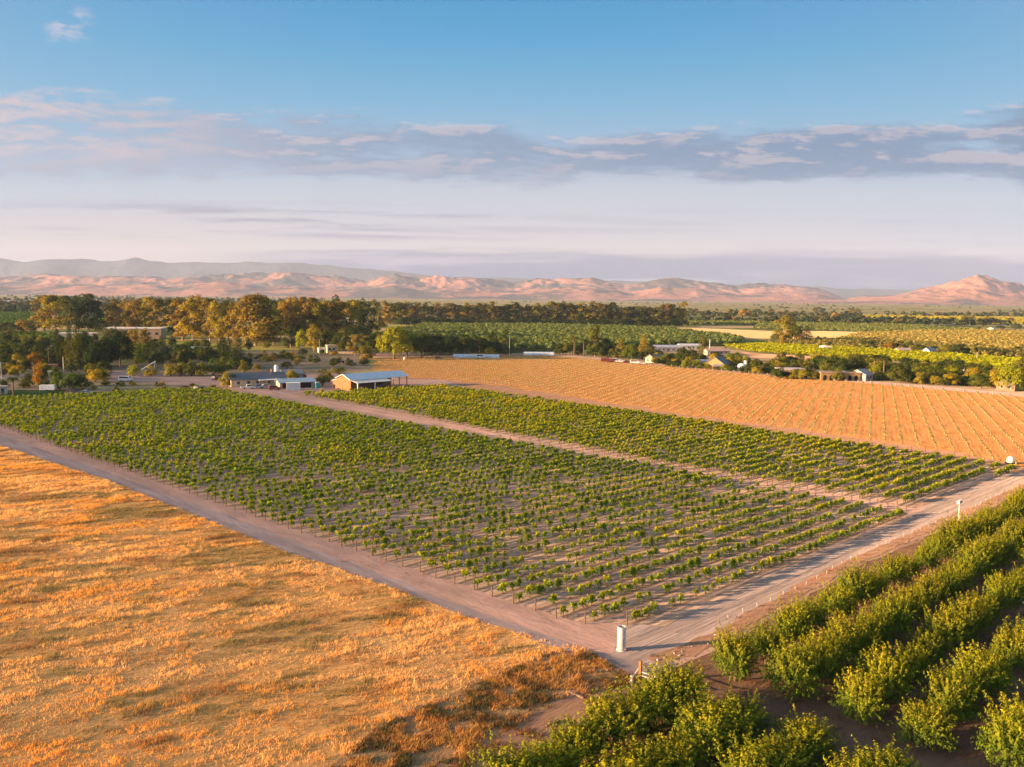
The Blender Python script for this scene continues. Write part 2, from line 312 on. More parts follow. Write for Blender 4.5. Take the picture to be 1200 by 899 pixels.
sheet('gravel_lane', PX((-80, 441), (0, 436), (32, 435.5), (40, 441), (0, 444), (-80, 449)), 0.030, M_GREY, 'grey paved lane at the edge of the village', 0.2, 4, 22, cat='lane')
sheet('mixed_plots', PX((-300, 412), (-60, 402), (120, 404), (300, 404), (420, 413), (440, 434), (390, 438), (330, 441), (160, 441), (60, 438), (-60, 436), (-300, 446)), 0.010, M_PLOT, 'rough mixed garden plots around the village houses', 0, cat='ground')
sheet('yellow_meadow', PX((225, 398), (262, 399), (300, 402.5), (350, 404), (350, 410), (292, 411.5), (240, 408), (150, 404), (150, 400)), 0.045, M_YGRASS, 'bright yellow dry meadow in front of the eucalyptus belt', 0.8, 8, 23, cat='meadow')
sheet('tan_field', PX((800, 384), (905, 388), (965, 388), (1060, 391), (1050, 394.5), (930, 397), (840, 396), (740, 391), (720, 384.5)), 0.06, M_TAN, 'pale tan fallow field beyond the middle orchard', 0.8, 15, 24, cat='field')
sheet('village_plot', PX((830, 408), (880, 412), (1000, 420), (1100, 427), (1200, 440), (1400, 452), (1400, 480), (1200, 462.5), (1050, 449.5), (900, 437.6), (760, 425), (700, 419), (690, 408), (760, 406)), 0.012, M_PLOT, 'mixed yards along the far road', 0, cat='ground')
M_TERR = soil('terracotta_ground', (.42, .22, .12), (.55, .30, .17), None, scale=0.08, bump=0.1)
sheet('bare_lot', PX((868, 413), (905, 414.5), (950, 418), (945, 423), (885, 419)), 0.05, M_TERR, 'bare reddish lot behind the roadside houses', 0.4, 6, 25, cat='lot')
sheet('bare_lot', PX((1073, 426), (1100, 428), (1145, 432), (1160, 436), (1110, 434.5), (1072, 432)), 0.05, M_TERR, 'bare reddish lot below the yellow-green vine strip', 0.4, 6, 26, cat='lot')
sheet('asphalt_lane', PX((860, 402), (905, 402.6), (950, 401.5), (952, 403.3), (900, 405.2), (862, 404)), 0.07, M_GREY, 'grey lane leading to the olive tree clump', 0.3, 8, 27, cat='lane')
# ------------------------------------------------------------------ foliage building blocks
def leafquads(rg, P, N, size, aspect=0.5, up=None, jit=0.32):
    """one rhombic leaf per point: P centres, N preferred normals, size leaf lengths"""
    n = len(P); N = N + rg.normal(0, jit, (n, 3)); N /= np.linalg.norm(N, axis=1, keepdims=True) + 1e-9
    A = rg.normal(0, 1, (n, 3)) if up is None else up + rg.normal(0, 0.35, (n, 3))
    A = A - N * np.sum(A * N, 1, keepdims=True); A /= np.linalg.norm(A, axis=1, keepdims=True) + 1e-9
    B = np.cross(N, A); s = (size * 0.5)[:, None]; w = s * aspect
    V = np.stack([P - A * s, P + B * w - A * s * 0.1, P + A * s, P - B * w - A * s * 0.1], 1).reshape(-1, 3)
    return V, np.arange(4 * n).reshape(n, 4)
def sphere(rg, n):
    p = rg.normal(0, 1, (n, 3)); return p / np.linalg.norm(p, axis=1, keepdims=True)
def clump_crown(rg, centres, radii, per, leaf, aspect=0.55, squash=0.8, axis=None):
    """leaves on the shells of many overlapping clumps"""
    Ps, Ns, Ts = [], [], []
    c0 = centres.mean(0) if axis is None else axis
    for c, r in zip(centres, radii):
        n = max(6, int(per * (r / radii.mean()) ** 2)); d = sphere(rg, n); d[:, 2] = np.where(d[:, 2] < -0.35, -d[:, 2], d[:, 2])
        rad = r * (0.55 + 0.5 * rg.random(n) ** 0.6); p = c + d * rad[:, None] * np.array([1, 1, squash])
        out = c - c0; out = out / (np.linalg.norm(out) + 1e-6)
        Ps.append(p); Ns.append(d * 0.8 + out * 0.5 + np.array([0, 0, 0.25])); Ts.append(np.full(n, rg.uniform(0.75, 1.2)) * rg.uniform(0.8, 1.2, n))
    P = np.concatenate(Ps); N = np.concatenate(Ns); N /= np.linalg.norm(N, axis=1, keepdims=True); T = np.concatenate(Ts)
    V, Fc = leafquads(rg, P, N, leaf * rg.uniform(0.7, 1.3, len(P)), aspect)
    return V, Fc, T
def tints(rg, T, hue=0.12):
    n = len(T); h = rg.normal(0, hue, n); return np.clip(np.stack([T * (1 + h), T * (1 + h * 0.3), T * (1 - h * 0.5)], 1), 0.2, 2.0)
M_LEAF = leaf_mat('tree_leaves'); M_BARK = surf('bark', (.20, .14, .09), 0.95, 0.1, 0.3, 3, streak=True); M_PALEBARK = surf('pale_bark', (.42, .32, .23), 0.95, 0.1, 0.3, 1.5, streak=True)
M_ALMOND = leaf_mat('almond_leaves', trans=0.12, hue=0.14); M_VINE = leaf_mat('vine_leaves', trans=0.30, hue=0.18); M_STEM = surf('vine_wood', (.13, .085, .055), 0.95, 0.1, 0.3, 8)
LIMB = {}
def limbs(mb, rg, top, crown_z, spread, n, r0):
    mb.tube((0, 0, -0.1), (rg.normal(0, .01) * top, rg.normal(0, .01) * top, crown_z), r0, r0 * 0.7, 7)
    for i in range(n):
        a = 2 * PI * i / n + rg.uniform(-.4, .4); z = crown_z * rg.uniform(0.75, 1.0); k = rg.uniform(0.45, 0.8)
        p = Vector((0, 0, z)); q = Vector((math.cos(a) * spread * k * 0.5, math.sin(a) * spread * k * 0.5, z + (top - z) * 0.45)); e = Vector((math.cos(a) * spread * k, math.sin(a) * spread * k, z + (top - z) * rg.uniform(.7, .9)))
        mb.tube(p, q, r0 * 0.5, r0 * 0.3, 5); mb.tube(q, e, r0 * 0.3, r0 * 0.1, 4)
# tree kinds are modelled at height 1 and about their own width; each entry: (trunk mesh, crown mesh, width)
TREES = {}
def make_tree(kind, seed):
    rg = np.random.default_rng(seed); mb = MB()
    if kind == 'eucalyptus':
        k = 38; z = np.sort(rg.uniform(0.12, 0.95, k)); half = 0.24 * (np.sin(np.clip((z + 0.06) / 1.06, 0, 1) * PI) ** 0.6)
        a = rg.uniform(0, 2 * PI, k); rr = half * rg.uniform(0.2, 0.95, k); C_ = np.stack([rr * np.cos(a), rr * np.sin(a), z], 1)
        R_ = rg.uniform(0.06, 0.12, k); V, Fc, T = clump_crown(rg, C_, R_, 80, 0.042, 0.55, 1.1, np.array([0, 0, 0.5]))
        limbs(mb, rg, 0.9, 0.34, 0.20, 6, 0.017); wd = 0.56; bark = M_PALEBARK
    elif kind == 'tall_eucalyptus':
        k = 32; z = np.sort(rg.uniform(0.10, 0.95, k)); half = 0.15 * (np.sin(np.clip((z + 0.08) / 1.08, 0, 1) * PI) ** 0.55)
        a = rg.uniform(0, 2 * PI, k); rr = half * rg.uniform(0.2, 1.0, k); C_ = np.stack([rr * np.cos(a), rr * np.sin(a), z], 1)
        R_ = rg.uniform(0.05, 0.095, k); V, Fc, T = clump_crown(rg, C_, R_, 70, 0.042, 0.55, 1.2, np.array([0, 0, 0.5]))
        limbs(mb, rg, 0.9, 0.30, 0.13, 5, 0.015); wd = 0.38; bark = M_PALEBARK
    elif kind == 'broadleaf':
        k = 40; d = sphere(rg, k); d[:, 2] = np.abs(d[:, 2]) * 1.25 - 0.58; C_ = np.array([0, 0, 0.42]) + d * np.array([0.42, 0.42, 0.52]) * rg.uniform(0.65, 1.0, k)[:, None]
        R_ = rg.uniform(0.10, 0.18, k); V, Fc, T = clump_crown(rg, C_, R_, 80, 0.052, 0.6, 0.85, np.array([0, 0, 0.38]))
        limbs(mb, rg, 0.8, 0.28, 0.34, 6, 0.03); wd = 1.0; bark = M_BARK
    elif kind == 'conifer':
        k = 64; z = np.linspace(0.06, 0.95, k) ; half = 0.19 * (1 - z) ** 0.75 + 0.012; a = np.arange(k) * 2.4 + rg.uniform(-.5, .5, k)
        rr = half * rg.uniform(0.55, 1.0, k); C_ = np.stack([rr * np.cos(a), rr * np.sin(a), z], 1); R_ = (0.035 + 0.30 * half) * rg.uniform(0.8, 1.2, k)
        V, Fc, T = clump_crown(rg, C_, R_, 34, 0.040, 0.4, 0.75, np.array([0, 0, 0.3])); mb.tube((0, 0, -.02), (0, 0, 0.9), 0.02, 0.004, 6); wd = 0.42; bark = M_BARK
    elif kind == 'cypress':
        k = 44; z = np.linspace(0.05, 0.95, k); half = 0.10 * np.sin(np.clip(z * 0.86 + 0.12, 0, 1) * PI) ** 0.6; a = np.arange(k) * 2.4; rr = half * rg.uniform(0.4, 0.9, k)
        C_ = np.stack([rr * np.cos(a), rr * np.sin(a), z], 1); R_ = rg.uniform(0.04, 0.065, k)
        V, Fc, T = clump_crown(rg, C_, R_, 40, 0.034, 0.4, 1.3, np.array([0, 0, 0.4])); mb.tube((0, 0, -.02), (0, 0, 0.9), 0.016, 0.004, 6); wd = 0.27; bark = M_BARK
    elif kind == 'shrub':
        k = 22; d = sphere(rg, k); d[:, 2] = np.abs(d[:, 2]); C_ = np.array([0, 0, 0.10]) + d * np.array([0.50, 0.50, 0.68]) * rg.uniform(0.5, 1.0, k)[:, None]
        R_ = rg.uniform(0.15, 0.26, k); V, Fc, T = clump_crown(rg, C_, R_, 70, 0.085, 0.55, 0.85, np.array([0, 0, 0.15]))
        for i in range(5):
            a = i * 1.26; mb.tube((0, 0, -.02), (math.cos(a) * .3, math.sin(a) * .3, .5), 0.025, 0.01, 5)
        wd = 1.35; bark = M_BARK
    elif kind == 'palm':
        Ps, Ns, Us = [], [], []
        for i in range(46):
            a = i * 2.399; e = rg.uniform(-0.5, 1.15); L = rg.uniform(.17, .22)
            for q in np.linspace(0.15, 1, 9):
                el = e - 1.1 * q * q; p = np.array([math.cos(a) * L * q * math.cos(e * .6), math.sin(a) * L * q * math.cos(e * .6), 0.86 + L * (math.sin(e) * q - 0.55 * q * q)])
                for sgn in (-1, 1): Ps.append(p + np.array([-math.sin(a), math.cos(a), 0]) * sgn * .018); Ns.append([math.cos(a) * .3, math.sin(a) * .3, 1]); Us.append([math.cos(a) - sgn * math.sin(a), math.sin(a) + sgn * math.cos(a), -.4])
        V, Fc = leafquads(rg, np.array(Ps), np.array(Ns, float), np.full(len(Ps), 0.06), 0.35, up=np.array(Us, float)); T = rg.uniform(.7, 1.2, len(Ps))
        mb.tube((0, 0, -.02), (0.006, 0, 0.45), 0.030, 0.022, 8); mb.tube((0.006, 0, 0.45), (0, 0.004, 0.86), 0.022, 0.024, 8); wd = 0.42; bark = M_BARK
    cm = npmesh(kind + '_crown', V, Fc, M_LEAF, tints(rg, T)); tm = mb.mesh(kind + '_trunk', bark); tm2 = None
    return tm, cm, wd
for kd, ns in (('eucalyptus', 4), ('tall_eucalyptus', 4), ('broadleaf', 4), ('conifer', 2), ('cypress', 2), ('shrub', 4), ('palm', 1)):
    TREES[kd] = [make_tree(kd, 100 + 13 * i + len(kd)) for i in range(ns)]
COLS = dict(rust=(.33, .205, .036), gold=(.34, .255, .026), olive=(.17, .155, .025), dark=(.070, .085, .022), green=(.11, .14, .022), bright=(.26, .26, .016), pine=(.045, .066, .022), grey=(.11, .115, .06), orange=(.32, .16, .02), mid=(.09, .10, .022))
_tn = [0]
def tree(kind, x, yb, yt, wpx, col, name, label, group=None, cat='tree', stand=None):
    """a tree whose base shows at (x, yb), top at yt, crown wpx wide in the photograph"""
    _tn[0] += 1; rg = random.Random(_tn[0] * 7 + 1); p = G(x, yb) if stand is None else stand; dz = project(p)[0, 2]
    h = max(0.8, (yb - yt) * dz / FPX * 1.06); wm = wpx * dz / FPX * 1.22
    tm, cm, wd = TREES[kind][rg.randrange(len(TREES[kind]))]
    r = empty(name, p, rg.uniform(0, 6.28), label, cat, group); sx = wm / wd
    sc = (sx, sx, h); c = COLS[col] if isinstance(col, str) else col
    link('crown' if kind != 'shrub' else 'foliage', cm, r, sc=sc, color=c); link('trunk' if kind != 'shrub' else 'stems', tm, r, sc=sc)
    return r
def merge(protos, idx, P, rz, sc, tint=None, keep=None, rg=None):
    """many copies of small leaf meshes as one: protos = [(V, F, T)], P points, rz turns, sc (n,3) scales"""
    Vs, Fs, Ts = [], [], []; off = 0
    for k, (V, Fc, T) in enumerate(protos):
        q = np.where(idx == k)[0]
        if not len(q): continue
        c, s_ = np.cos(rz[q])[:, None], np.sin(rz[q])[:, None]; S = sc[q]
        x = V[None, :, 0] * S[:, 0:1]; y = V[None, :, 1] * S[:, 1:2]; z = V[None, :, 2] * S[:, 2:3]
        W = np.stack([x * c - y * s_, x * s_ + y * c, z], -1) + P[q][:, None, :]
        F2 = Fc[None] + (np.arange(len(q)) * len(V))[:, None, None] + off; off += len(q) * len(V)
        T2 = np.broadcast_to(T[None], (len(q),) + T.shape) * (1.0 if tint is None else tint[q][:, None, :])
        Vs.append(W.reshape(-1, 3)); Fs.append(F2.reshape(-1, Fc.shape[1])); Ts.append(T2.reshape(-1, 3))
    return np.concatenate(Vs), np.concatenate(Fs), np.concatenate(Ts)

# ------------------------------------------------------------------ almond orchard in front: every tree is a thing
def almond_proto(seed):
    rg = np.random.default_rng(seed); Ps, Ns, Us, Ts, Ys = [], [], [], [], []
    nsh = 330; mb = MB(); mb.tube((0, 0, -0.1), (0.03, 0.02, 0.75), 0.10, 0.085, 8)
    lob = [(rg.uniform(0, 6.28), rg.uniform(0.25, 0.85), rg.uniform(0.75, 1.15)) for _ in range(7)]
    for i in range(nsh):
        a = rg.uniform(0, 2 * PI); e = math.asin(rg.uniform(-0.32, 1.0)); base_r = rg.uniform(0.30, 0.80)
        lobe = 1 + 0.22 * math.sin(3 * a + seed) * math.cos(e) + 0.12 * math.sin(5 * a + 2 * seed)
        ctr = np.array([0, 0, 1.45]); env = np.array([2.25, 2.25, 1.65 if e > 0 else 1.35]) * lobe
        d = np.array([math.cos(a) * math.cos(e), math.sin(a) * math.cos(e), math.sin(e)]); st = ctr + d * env * base_r
        dr = d * np.array([0.75, 0.75, 0.55]) + np.array([0, 0, 0.62]) + rg.normal(0, 0.16, 3)
        if e < -0.02: dr = d + np.array([0, 0, -0.05]) + rg.normal(0, 0.15, 3)
        dr /= np.linalg.norm(dr); L = rg.uniform(0.65, 1.25) * (1.25 if (e > 0.5 and rg.random() < .35) else 0.9)
        n = int(24 * L); q = np.sort(rg.uniform(0.05, 1, n)); curve = rg.normal(0, 0.10, 3)
        p = st + dr * (q * L)[:, None] + curve * (q ** 2)[:, None]; p[:, 2] = np.maximum(p[:, 2], 0.12)
        off = rg.normal(0, 1, (n, 3)); off -= dr * (off @ dr)[:, None]; off /= np.linalg.norm(off, axis=1, keepdims=True)
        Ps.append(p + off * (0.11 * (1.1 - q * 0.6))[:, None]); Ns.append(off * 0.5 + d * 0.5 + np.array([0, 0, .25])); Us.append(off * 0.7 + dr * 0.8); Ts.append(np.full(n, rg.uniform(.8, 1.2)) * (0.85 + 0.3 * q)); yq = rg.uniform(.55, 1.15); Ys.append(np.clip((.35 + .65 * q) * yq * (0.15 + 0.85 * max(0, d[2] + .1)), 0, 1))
    for i in range(9):
        a = i * 0.7 + rg.uniform(-.2, .2); q = Vector((math.cos(a) * 0.55, math.sin(a) * 0.55, 1.5)); mb.tube((0, 0, 0.7), q, 0.05, 0.03, 5)
        mb.tube(q, q + Vector((math.cos(a) * rg.uniform(.3, .8), math.sin(a) * rg.uniform(.3, .8), rg.uniform(.7, 1.3))), 0.03, 0.008, 4)
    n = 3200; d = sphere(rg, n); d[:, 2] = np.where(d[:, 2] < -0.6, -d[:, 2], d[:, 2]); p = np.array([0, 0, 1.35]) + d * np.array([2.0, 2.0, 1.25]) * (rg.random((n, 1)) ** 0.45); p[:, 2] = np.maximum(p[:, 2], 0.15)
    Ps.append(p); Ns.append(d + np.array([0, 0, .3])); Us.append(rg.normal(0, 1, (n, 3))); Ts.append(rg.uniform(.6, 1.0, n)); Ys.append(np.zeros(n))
    P = np.concatenate(Ps); N = np.concatenate(Ns); N /= np.linalg.norm(N, axis=1, keepdims=True)
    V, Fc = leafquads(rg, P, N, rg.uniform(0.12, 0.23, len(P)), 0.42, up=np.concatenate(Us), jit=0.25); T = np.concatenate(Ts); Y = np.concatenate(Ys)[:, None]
    tt = tints(rg, T, 0.10) * (np.array([.44, .72, 1.15]) * (1 - Y) + np.array([1.22, 1.14, .75]) * Y)  # yellow young upper tips; dark green inner leaves also paint in the crown's shade
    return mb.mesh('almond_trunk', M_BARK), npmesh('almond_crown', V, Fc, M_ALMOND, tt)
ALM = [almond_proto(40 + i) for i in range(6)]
rgA = random.Random(5)
ALM_POS = []
for row in range(9):
    ac = -41.9 + 5.85 * row; first = 68.6 + [0, .3, .9, 1.1, 1.8, 2, 2, 2, 2][row]
    al = first; k = 0
    while al < 420:
        k += 1; ALM_POS.append((row, 1, k, al + rgA.uniform(-.35, .35), ac + rgA.uniform(-.3, .3))); al += 5.3
    al = first - 9.6 + [0, 0, .3, 0.5, .8, 1, 1, 1, 1][row]; k = 0
    while al > -10:
        k += 1; ALM_POS.append((row, 0, k, al + rgA.uniform(-.35, .35), ac + rgA.uniform(-.3, .3))); al -= 4.0
for row, blk, k, al, ac in ALM_POS:
    ac -= .016 * (al - 70); big = 1.14 if (blk and k <= 2) else 1.0; p = AC(al, ac); pp = project(np.array([[p[0], p[1], 0.0], [p[0], p[1], 3.6]])); hw = 3.0 * FPX / max(pp[0, 2], 1)
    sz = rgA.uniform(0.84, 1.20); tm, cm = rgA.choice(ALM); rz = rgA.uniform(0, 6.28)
    if pp[0, 2] < 20 or pp[0, 0] < -hw or pp[0, 0] > 1200 + hw or pp[1, 1] > 905 or pp[0, 1] < 480: continue
    lab = f"bushy almond tree, {nth(k)} {'beyond' if blk else 'below'} the cross lane, {nth(row + 1)} orchard row from the dirt road"
    r = empty('almond_tree', (p[0], p[1], 0), rz, lab, 'almond tree', 'almond trees of the orchard')
    fr = .96 * big if blk else 1.22
    s3 = (sz * fr * rgA.uniform(.92, 1.1), sz * fr * rgA.uniform(.92, 1.1), sz * (rgA.uniform(1.08, 1.36) * big if blk else rgA.uniform(.94, 1.18)))
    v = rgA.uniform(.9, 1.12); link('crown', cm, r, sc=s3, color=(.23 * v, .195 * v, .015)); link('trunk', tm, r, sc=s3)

# ------------------------------------------------------------------ grapevines
def vine_proto(seed, nsh, per, leaf, wide=0.75):
    rg = np.random.default_rng(seed); Ps, Ns, Ts = [], [], []
    for i in range(nsh):
        x0 = rg.uniform(-0.35, 0.35); a = rg.uniform(-1, 1); L = rg.uniform(0.5, 1.0); dr = np.array([a * wide, rg.normal(0, .42), rg.uniform(-.25, 1.0)]); dr /= np.linalg.norm(dr)
        q = rg.uniform(0.1, 1, per); p = np.array([x0, 0, .95]) + dr * (q * L)[:, None] - np.array([0, 0, 0.38]) * (q ** 2)[:, None] * rg.uniform(.4, 1.3) + rg.normal(0, .075, (per, 3))
        Ps.append(p); Ns.append(np.tile(dr * np.array([.3, 2.0, .4]) + np.array([0, 0, .6]), (per, 1)) + rg.normal(0, .3, (per, 3))); Ts.append(np.full(per, rg.uniform(.75, 1.25)))
    P = np.concatenate(Ps); N = np.concatenate(Ns); N /= np.linalg.norm(N, axis=1, keepdims=True)
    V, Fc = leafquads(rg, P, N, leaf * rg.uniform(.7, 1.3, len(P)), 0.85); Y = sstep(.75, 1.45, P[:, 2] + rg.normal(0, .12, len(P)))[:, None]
    return V, Fc, tints(rg, np.concatenate(Ts), 0.10) * (np.array([.44, .60, .95]) * (1 - Y) + np.array([1.22, 1.10, .9]) * Y)  # older low leaves darker; shaded underside and sunlit top painted into the tint
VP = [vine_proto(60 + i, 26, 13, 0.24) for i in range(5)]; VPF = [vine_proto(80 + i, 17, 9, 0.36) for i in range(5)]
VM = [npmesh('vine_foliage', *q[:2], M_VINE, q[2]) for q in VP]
sb = MB(); sb.tube((0, 0, -.1), (.03, .02, .55), .045, .035, 6); sb.tube((.03, .02, .55), (0, 0, 1.02), .035, .04, 6); sb.tube((0, 0, 1.0), (.55, 0, 1.06), .028, .015, 5); sb.tube((0, 0, 1.0), (-.55, 0, 1.06), .028, .015, 5); sb.tube((.1, .05, -.1), (.1, .05, 1.7), .016, .016, 4)
VTR = sb.mesh('vine_trunk', M_STEM)
rg = np.random.default_rng(77); vpos = []
for k in range(0, 86):
    al = np.arange(40, 225, 1.63) + rg.uniform(0, 1.2); n = len(al)
    vpos.append(np.stack([al + rg.normal(0, .12, n), np.full(n, -57.3 - 3.3 * k) + rg.normal(0, .06, n), np.full(n, k)], 1))
vpos = np.concatenate(vpos); vxy = vpos[:, 0:1] * DA + vpos[:, 1:2] * DN
inL = inpoly(vxy, LEFT_BLOCK) & inpoly(vxy + DA * 1.6, LEFT_BLOCK); inR = inpoly(vxy, RIGHT_BLOCK) & inpoly(vxy - DA * 0.9, RIGHT_BLOCK) & inpoly(vxy + DA * 1.5, RIGHT_BLOCK)
patch = fbm(vxy[:, 0] / 9, vxy[:, 1] / 9, 3, 3); fx = project(np.c_[vxy, np.zeros(len(vxy))])
lush = sstep(95, 230, fx[:, 2]) * 0.22 + sstep(0.32, 0.7, patch) * 0.45 + inR * 0.2 + sstep(0, 60, vpos[:, 0] - 85) * 0.15
ok = (inL | inR) & (rg.random(len(vxy)) > 0.09 - 0.05 * lush + (patch < 0.28) * 0.30) & (fx[:, 0] > -60) & (fx[:, 0] < 1260)
vpos, vxy, fx, lush, inR, patch = vpos[ok], vxy[ok], fx[ok], lush[ok], inR[ok], patch[ok]
vn = len(vxy); vsc = (0.68 + 0.34 * lush) * rg.uniform(.72, 1.25, vn); vz = (0.80 + 0.22 * lush) * rg.uniform(.85, 1.15, vn)
vflip = np.where(rg.random(vn) < .5, ROWA, ROWA + PI) + rg.normal(0, .12, vn); vk = rg.integers(0, 5, vn)
yel = .6 * sstep(.60, .80, fbm(vxy[:, 0] / 14, vxy[:, 1] / 14, 3, 9)); vt = np.stack([1 + .55 * yel, 1 + .22 * yel, 1 - .1 * yel], 1) * rg.uniform(.85, 1.15, (vn, 1))
near = np.argsort(np.where((fx[:, 0] > 0) & (fx[:, 0] < 1200), fx[:, 2], 1e9))[:300]; isn = np.zeros(vn, bool); isn[near] = True
VCOL = np.array([.37, .39, .022])
order = np.lexsort((vpos[:, 0], vpos[:, 2])); cnt = {}
for i in order:
    if not isn[i]: continue
    kr = int(vpos[i, 2]); cnt[kr] = cnt.get(kr, 0) + 1
    look = 'sparse' if vsc[i] < 0.66 else 'bushy' if vsc[i] > 0.9 else 'green'
    r = empty('grapevine', (vxy[i, 0], vxy[i, 1], 0), vflip[i], f'{look} grapevine, {nth(cnt[kr])} along the {nth(kr + 1)} vine row in from the wide dirt road', 'grapevine', 'grapevines nearest the standpipe corner')
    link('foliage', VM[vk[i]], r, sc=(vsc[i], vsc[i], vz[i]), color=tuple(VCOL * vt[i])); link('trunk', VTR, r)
for isr, lab in ((False, 'rows of green grapevines filling the large vineyard block'), (True, 'rows of green grapevines in the narrower block by the barn')):
    q = ~isn & (inR == isr); far = fx[q][:, 2] > 170
    Vs, Fs, Ts = [], [], []; off = 0
    for msk, pr in ((~far, VP), (far, VPF)):
        if not msk.any(): continue
        S = np.stack([vsc[q], vsc[q] * 1.05, vz[q]], 1)[msk]
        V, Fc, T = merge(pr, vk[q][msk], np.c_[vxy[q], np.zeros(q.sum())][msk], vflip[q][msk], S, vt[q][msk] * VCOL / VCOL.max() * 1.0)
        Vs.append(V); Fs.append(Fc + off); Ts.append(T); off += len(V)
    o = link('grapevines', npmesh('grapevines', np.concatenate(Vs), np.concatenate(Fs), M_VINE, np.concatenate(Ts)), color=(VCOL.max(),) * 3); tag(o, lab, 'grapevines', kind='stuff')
    stems = MB(); pts = vxy[q]
    ph = vz[q]; tri = []
    W = []
    for (px_, py_), h in zip(pts, ph):
        W.append([(px_ - .05, py_, 0), (px_ + .05, py_, 0), (px_ + .05, py_, 1.05 * h), (px_ - .05, py_, 1.05 * h), (px_, py_ - .05, 0), (px_, py_ + .05, 0), (px_, py_ + .05, 1.05 * h), (px_, py_ - .05, 1.05 * h)])
    W = np.array(W).reshape(-1, 3); o2 = link('vine_stems', npmesh('vine_stems', W, np.arange(len(W)).reshape(-1, 4), M_STEM)); tag(o2, 'thin brown stems under the ' + lab[8:], 'vine stems', kind='stuff')
# end posts of the rows
M_POST = surf('weathered_post', (.20, .12, .075), 0.9, 0.1, 0.3, 6, streak=True)
pb = MB(); pb.tube((0, 0, -.2), (0, 0, 1.45), .075, .07, 8); pb.tube((0.02, 0, .9), (0.75, 0, -.05), .015, .015, 4); POSTM = pb.mesh('end_post', M_POST)
def rowend(poly, ac):
    a = np.arange(30, 260, .4); P = a[:, None] * DA + ac * DN; k = inpoly(P, poly); return (a[k].min(), a[k].max()) if k.any() else None
for nm, poly in (('large', LEFT_BLOCK), ('narrower', RIGHT_BLOCK)):
    c2 = [0, 0]
    for k in range(80):
        e = rowend(poly, -57.3 - 3.3 * k)
        if not e: continue
        for side in (0, 1):
            if nm == 'large' and side == 1 and k > 30: continue
            if nm == 'narrower' and k > 24: continue
            if nm == 'large' and side == 0 and k < 2: e = (e[0] + .0, e[1])
            P = AC(e[side] + (-.6 if side == 0 else .6), -57.3 - 3.3 * k); f = project(np.array([P[0], P[1], 0.]))[0]
            if f[0] < -5 or f[0] > 1205: continue
            c2[side] += 1
            wh = ('grass-field end', 'path end') if nm == 'large' else ('path end', 'orange-field end')
            o = link('end_post', POSTM, None, (P[0], P[1], 0), ROWA + (PI if side == 0 else 0))
            tag(o, f'wooden end post, {wh[side]} of the {nth(k + 1)} row of the {nm} vineyard block', 'post', 'end posts of the vine rows')
# ------------------------------------------------------------------ young vines on the orange field
M_TUBE = surf('grow_tube', (.70, .62, .45), 0.7, 0.2, 0.1, 4); M_YVL = leaf_mat('young_vine_leaves', trans=.3, hue=.15, wb=False)
ya = math.radians(67); YD = np.array([math.cos(ya), math.sin(ya)]); YN = np.array([math.sin(ya), -math.cos(ya)])
rg = np.random.default_rng(31); A_, B_ = np.meshgrid(np.arange(150, 620, 2.6), np.arange(-420, 260, 3.75)); yv = np.stack([A_.ravel(), B_.ravel()], 1)
yxy = yv[:, 0:1] * YD + yv[:, 1:2] * YN + rg.normal(0, .10, (len(yv), 2)); yf = project(np.c_[yxy, np.zeros(len(yxy))])
BRIN = [np.array(p[:2]) for p in BROWN]; ok = inpoly(yxy, BRIN) & (yf[:, 0] > -20) & (yf[:, 0] < 1230) & (rg.random(len(yxy)) > .06)
cen = np.mean(BRIN, 0); ok &= inpoly(yxy + (yxy - cen) / np.linalg.norm(yxy - cen, axis=1, keepdims=True) * 3.0, BRIN)
yv, yxy, yf = yv[ok], yxy[ok], yf[ok]
def young(seed):
    rg = np.random.default_rng(seed); n = 16; p = np.stack([rg.normal(0, .15, n), rg.normal(0, .15, n), rg.uniform(.40, .90, n)], 1)
    N = p * np.array([3, 3, .5]); N /= np.linalg.norm(N, axis=1, keepdims=True); V, Fc = leafquads(rg, p, N, rg.uniform(.18, .30, n), .8)
    T = np.tile(np.array([.13, .17, .035]), (n, 1)) * rg.uniform(.7, 1.2, (n, 1))
    tv = []
    for i in range(5):
        a, b = 2 * PI * i / 5, 2 * PI * (i + 1) / 5; r = .075
        tv += [(r * math.cos(a), r * math.sin(a), 0), (r * math.cos(b), r * math.sin(b), 0), (r * math.cos(b), r * math.sin(b), .62), (r * math.cos(a), r * math.sin(a), .62)]
    tv = np.array(tv); V2 = np.concatenate([V, tv]); F2 = np.arange(len(V2)).reshape(-1, 4); T2 = np.concatenate([T, np.tile(np.array([.50, .43, .28]), (5, 1))]); return V2, F2, T2
YP = [young(i) for i in range(4)]; YM = [npmesh('young_vine', *q[:2], M_YVL, q[2]) for q in YP]; yk = rg.integers(0, 4, len(yxy)); ysc = rg.uniform(.7, 1.15, len(yxy)); yrz = rg.uniform(0, 6.28, len(yxy))
near = np.argsort(yf[:, 2])[:300]; isn = np.zeros(len(yxy), bool); isn[near] = True
rows = sorted(set(np.round(yv[isn][:, 1], 2)), reverse=True); cnt = {}
for i in np.argsort(yv[:, 0]):
    if not isn[i]: continue
    kr = rows.index(round(yv[i, 1], 2)); cnt[kr] = cnt.get(kr, 0) + 1
    o = link('young_vine', YM[yk[i]], None, (yxy[i, 0], yxy[i, 1], 0.03), yrz[i], (ysc[i],) * 3, (1, 1, 1))
    tag(o, f'young vine in pale tube, {nth(cnt[kr])} up the {nth(kr + 1)} row from the white tank', 'young vine', 'young vines at the near edge of the orange field')
q = ~isn; V, Fc, T = merge(YP, yk[q], np.c_[yxy[q], np.full(q.sum(), .03)], yrz[q], np.repeat(ysc[q][:, None], 3, 1))
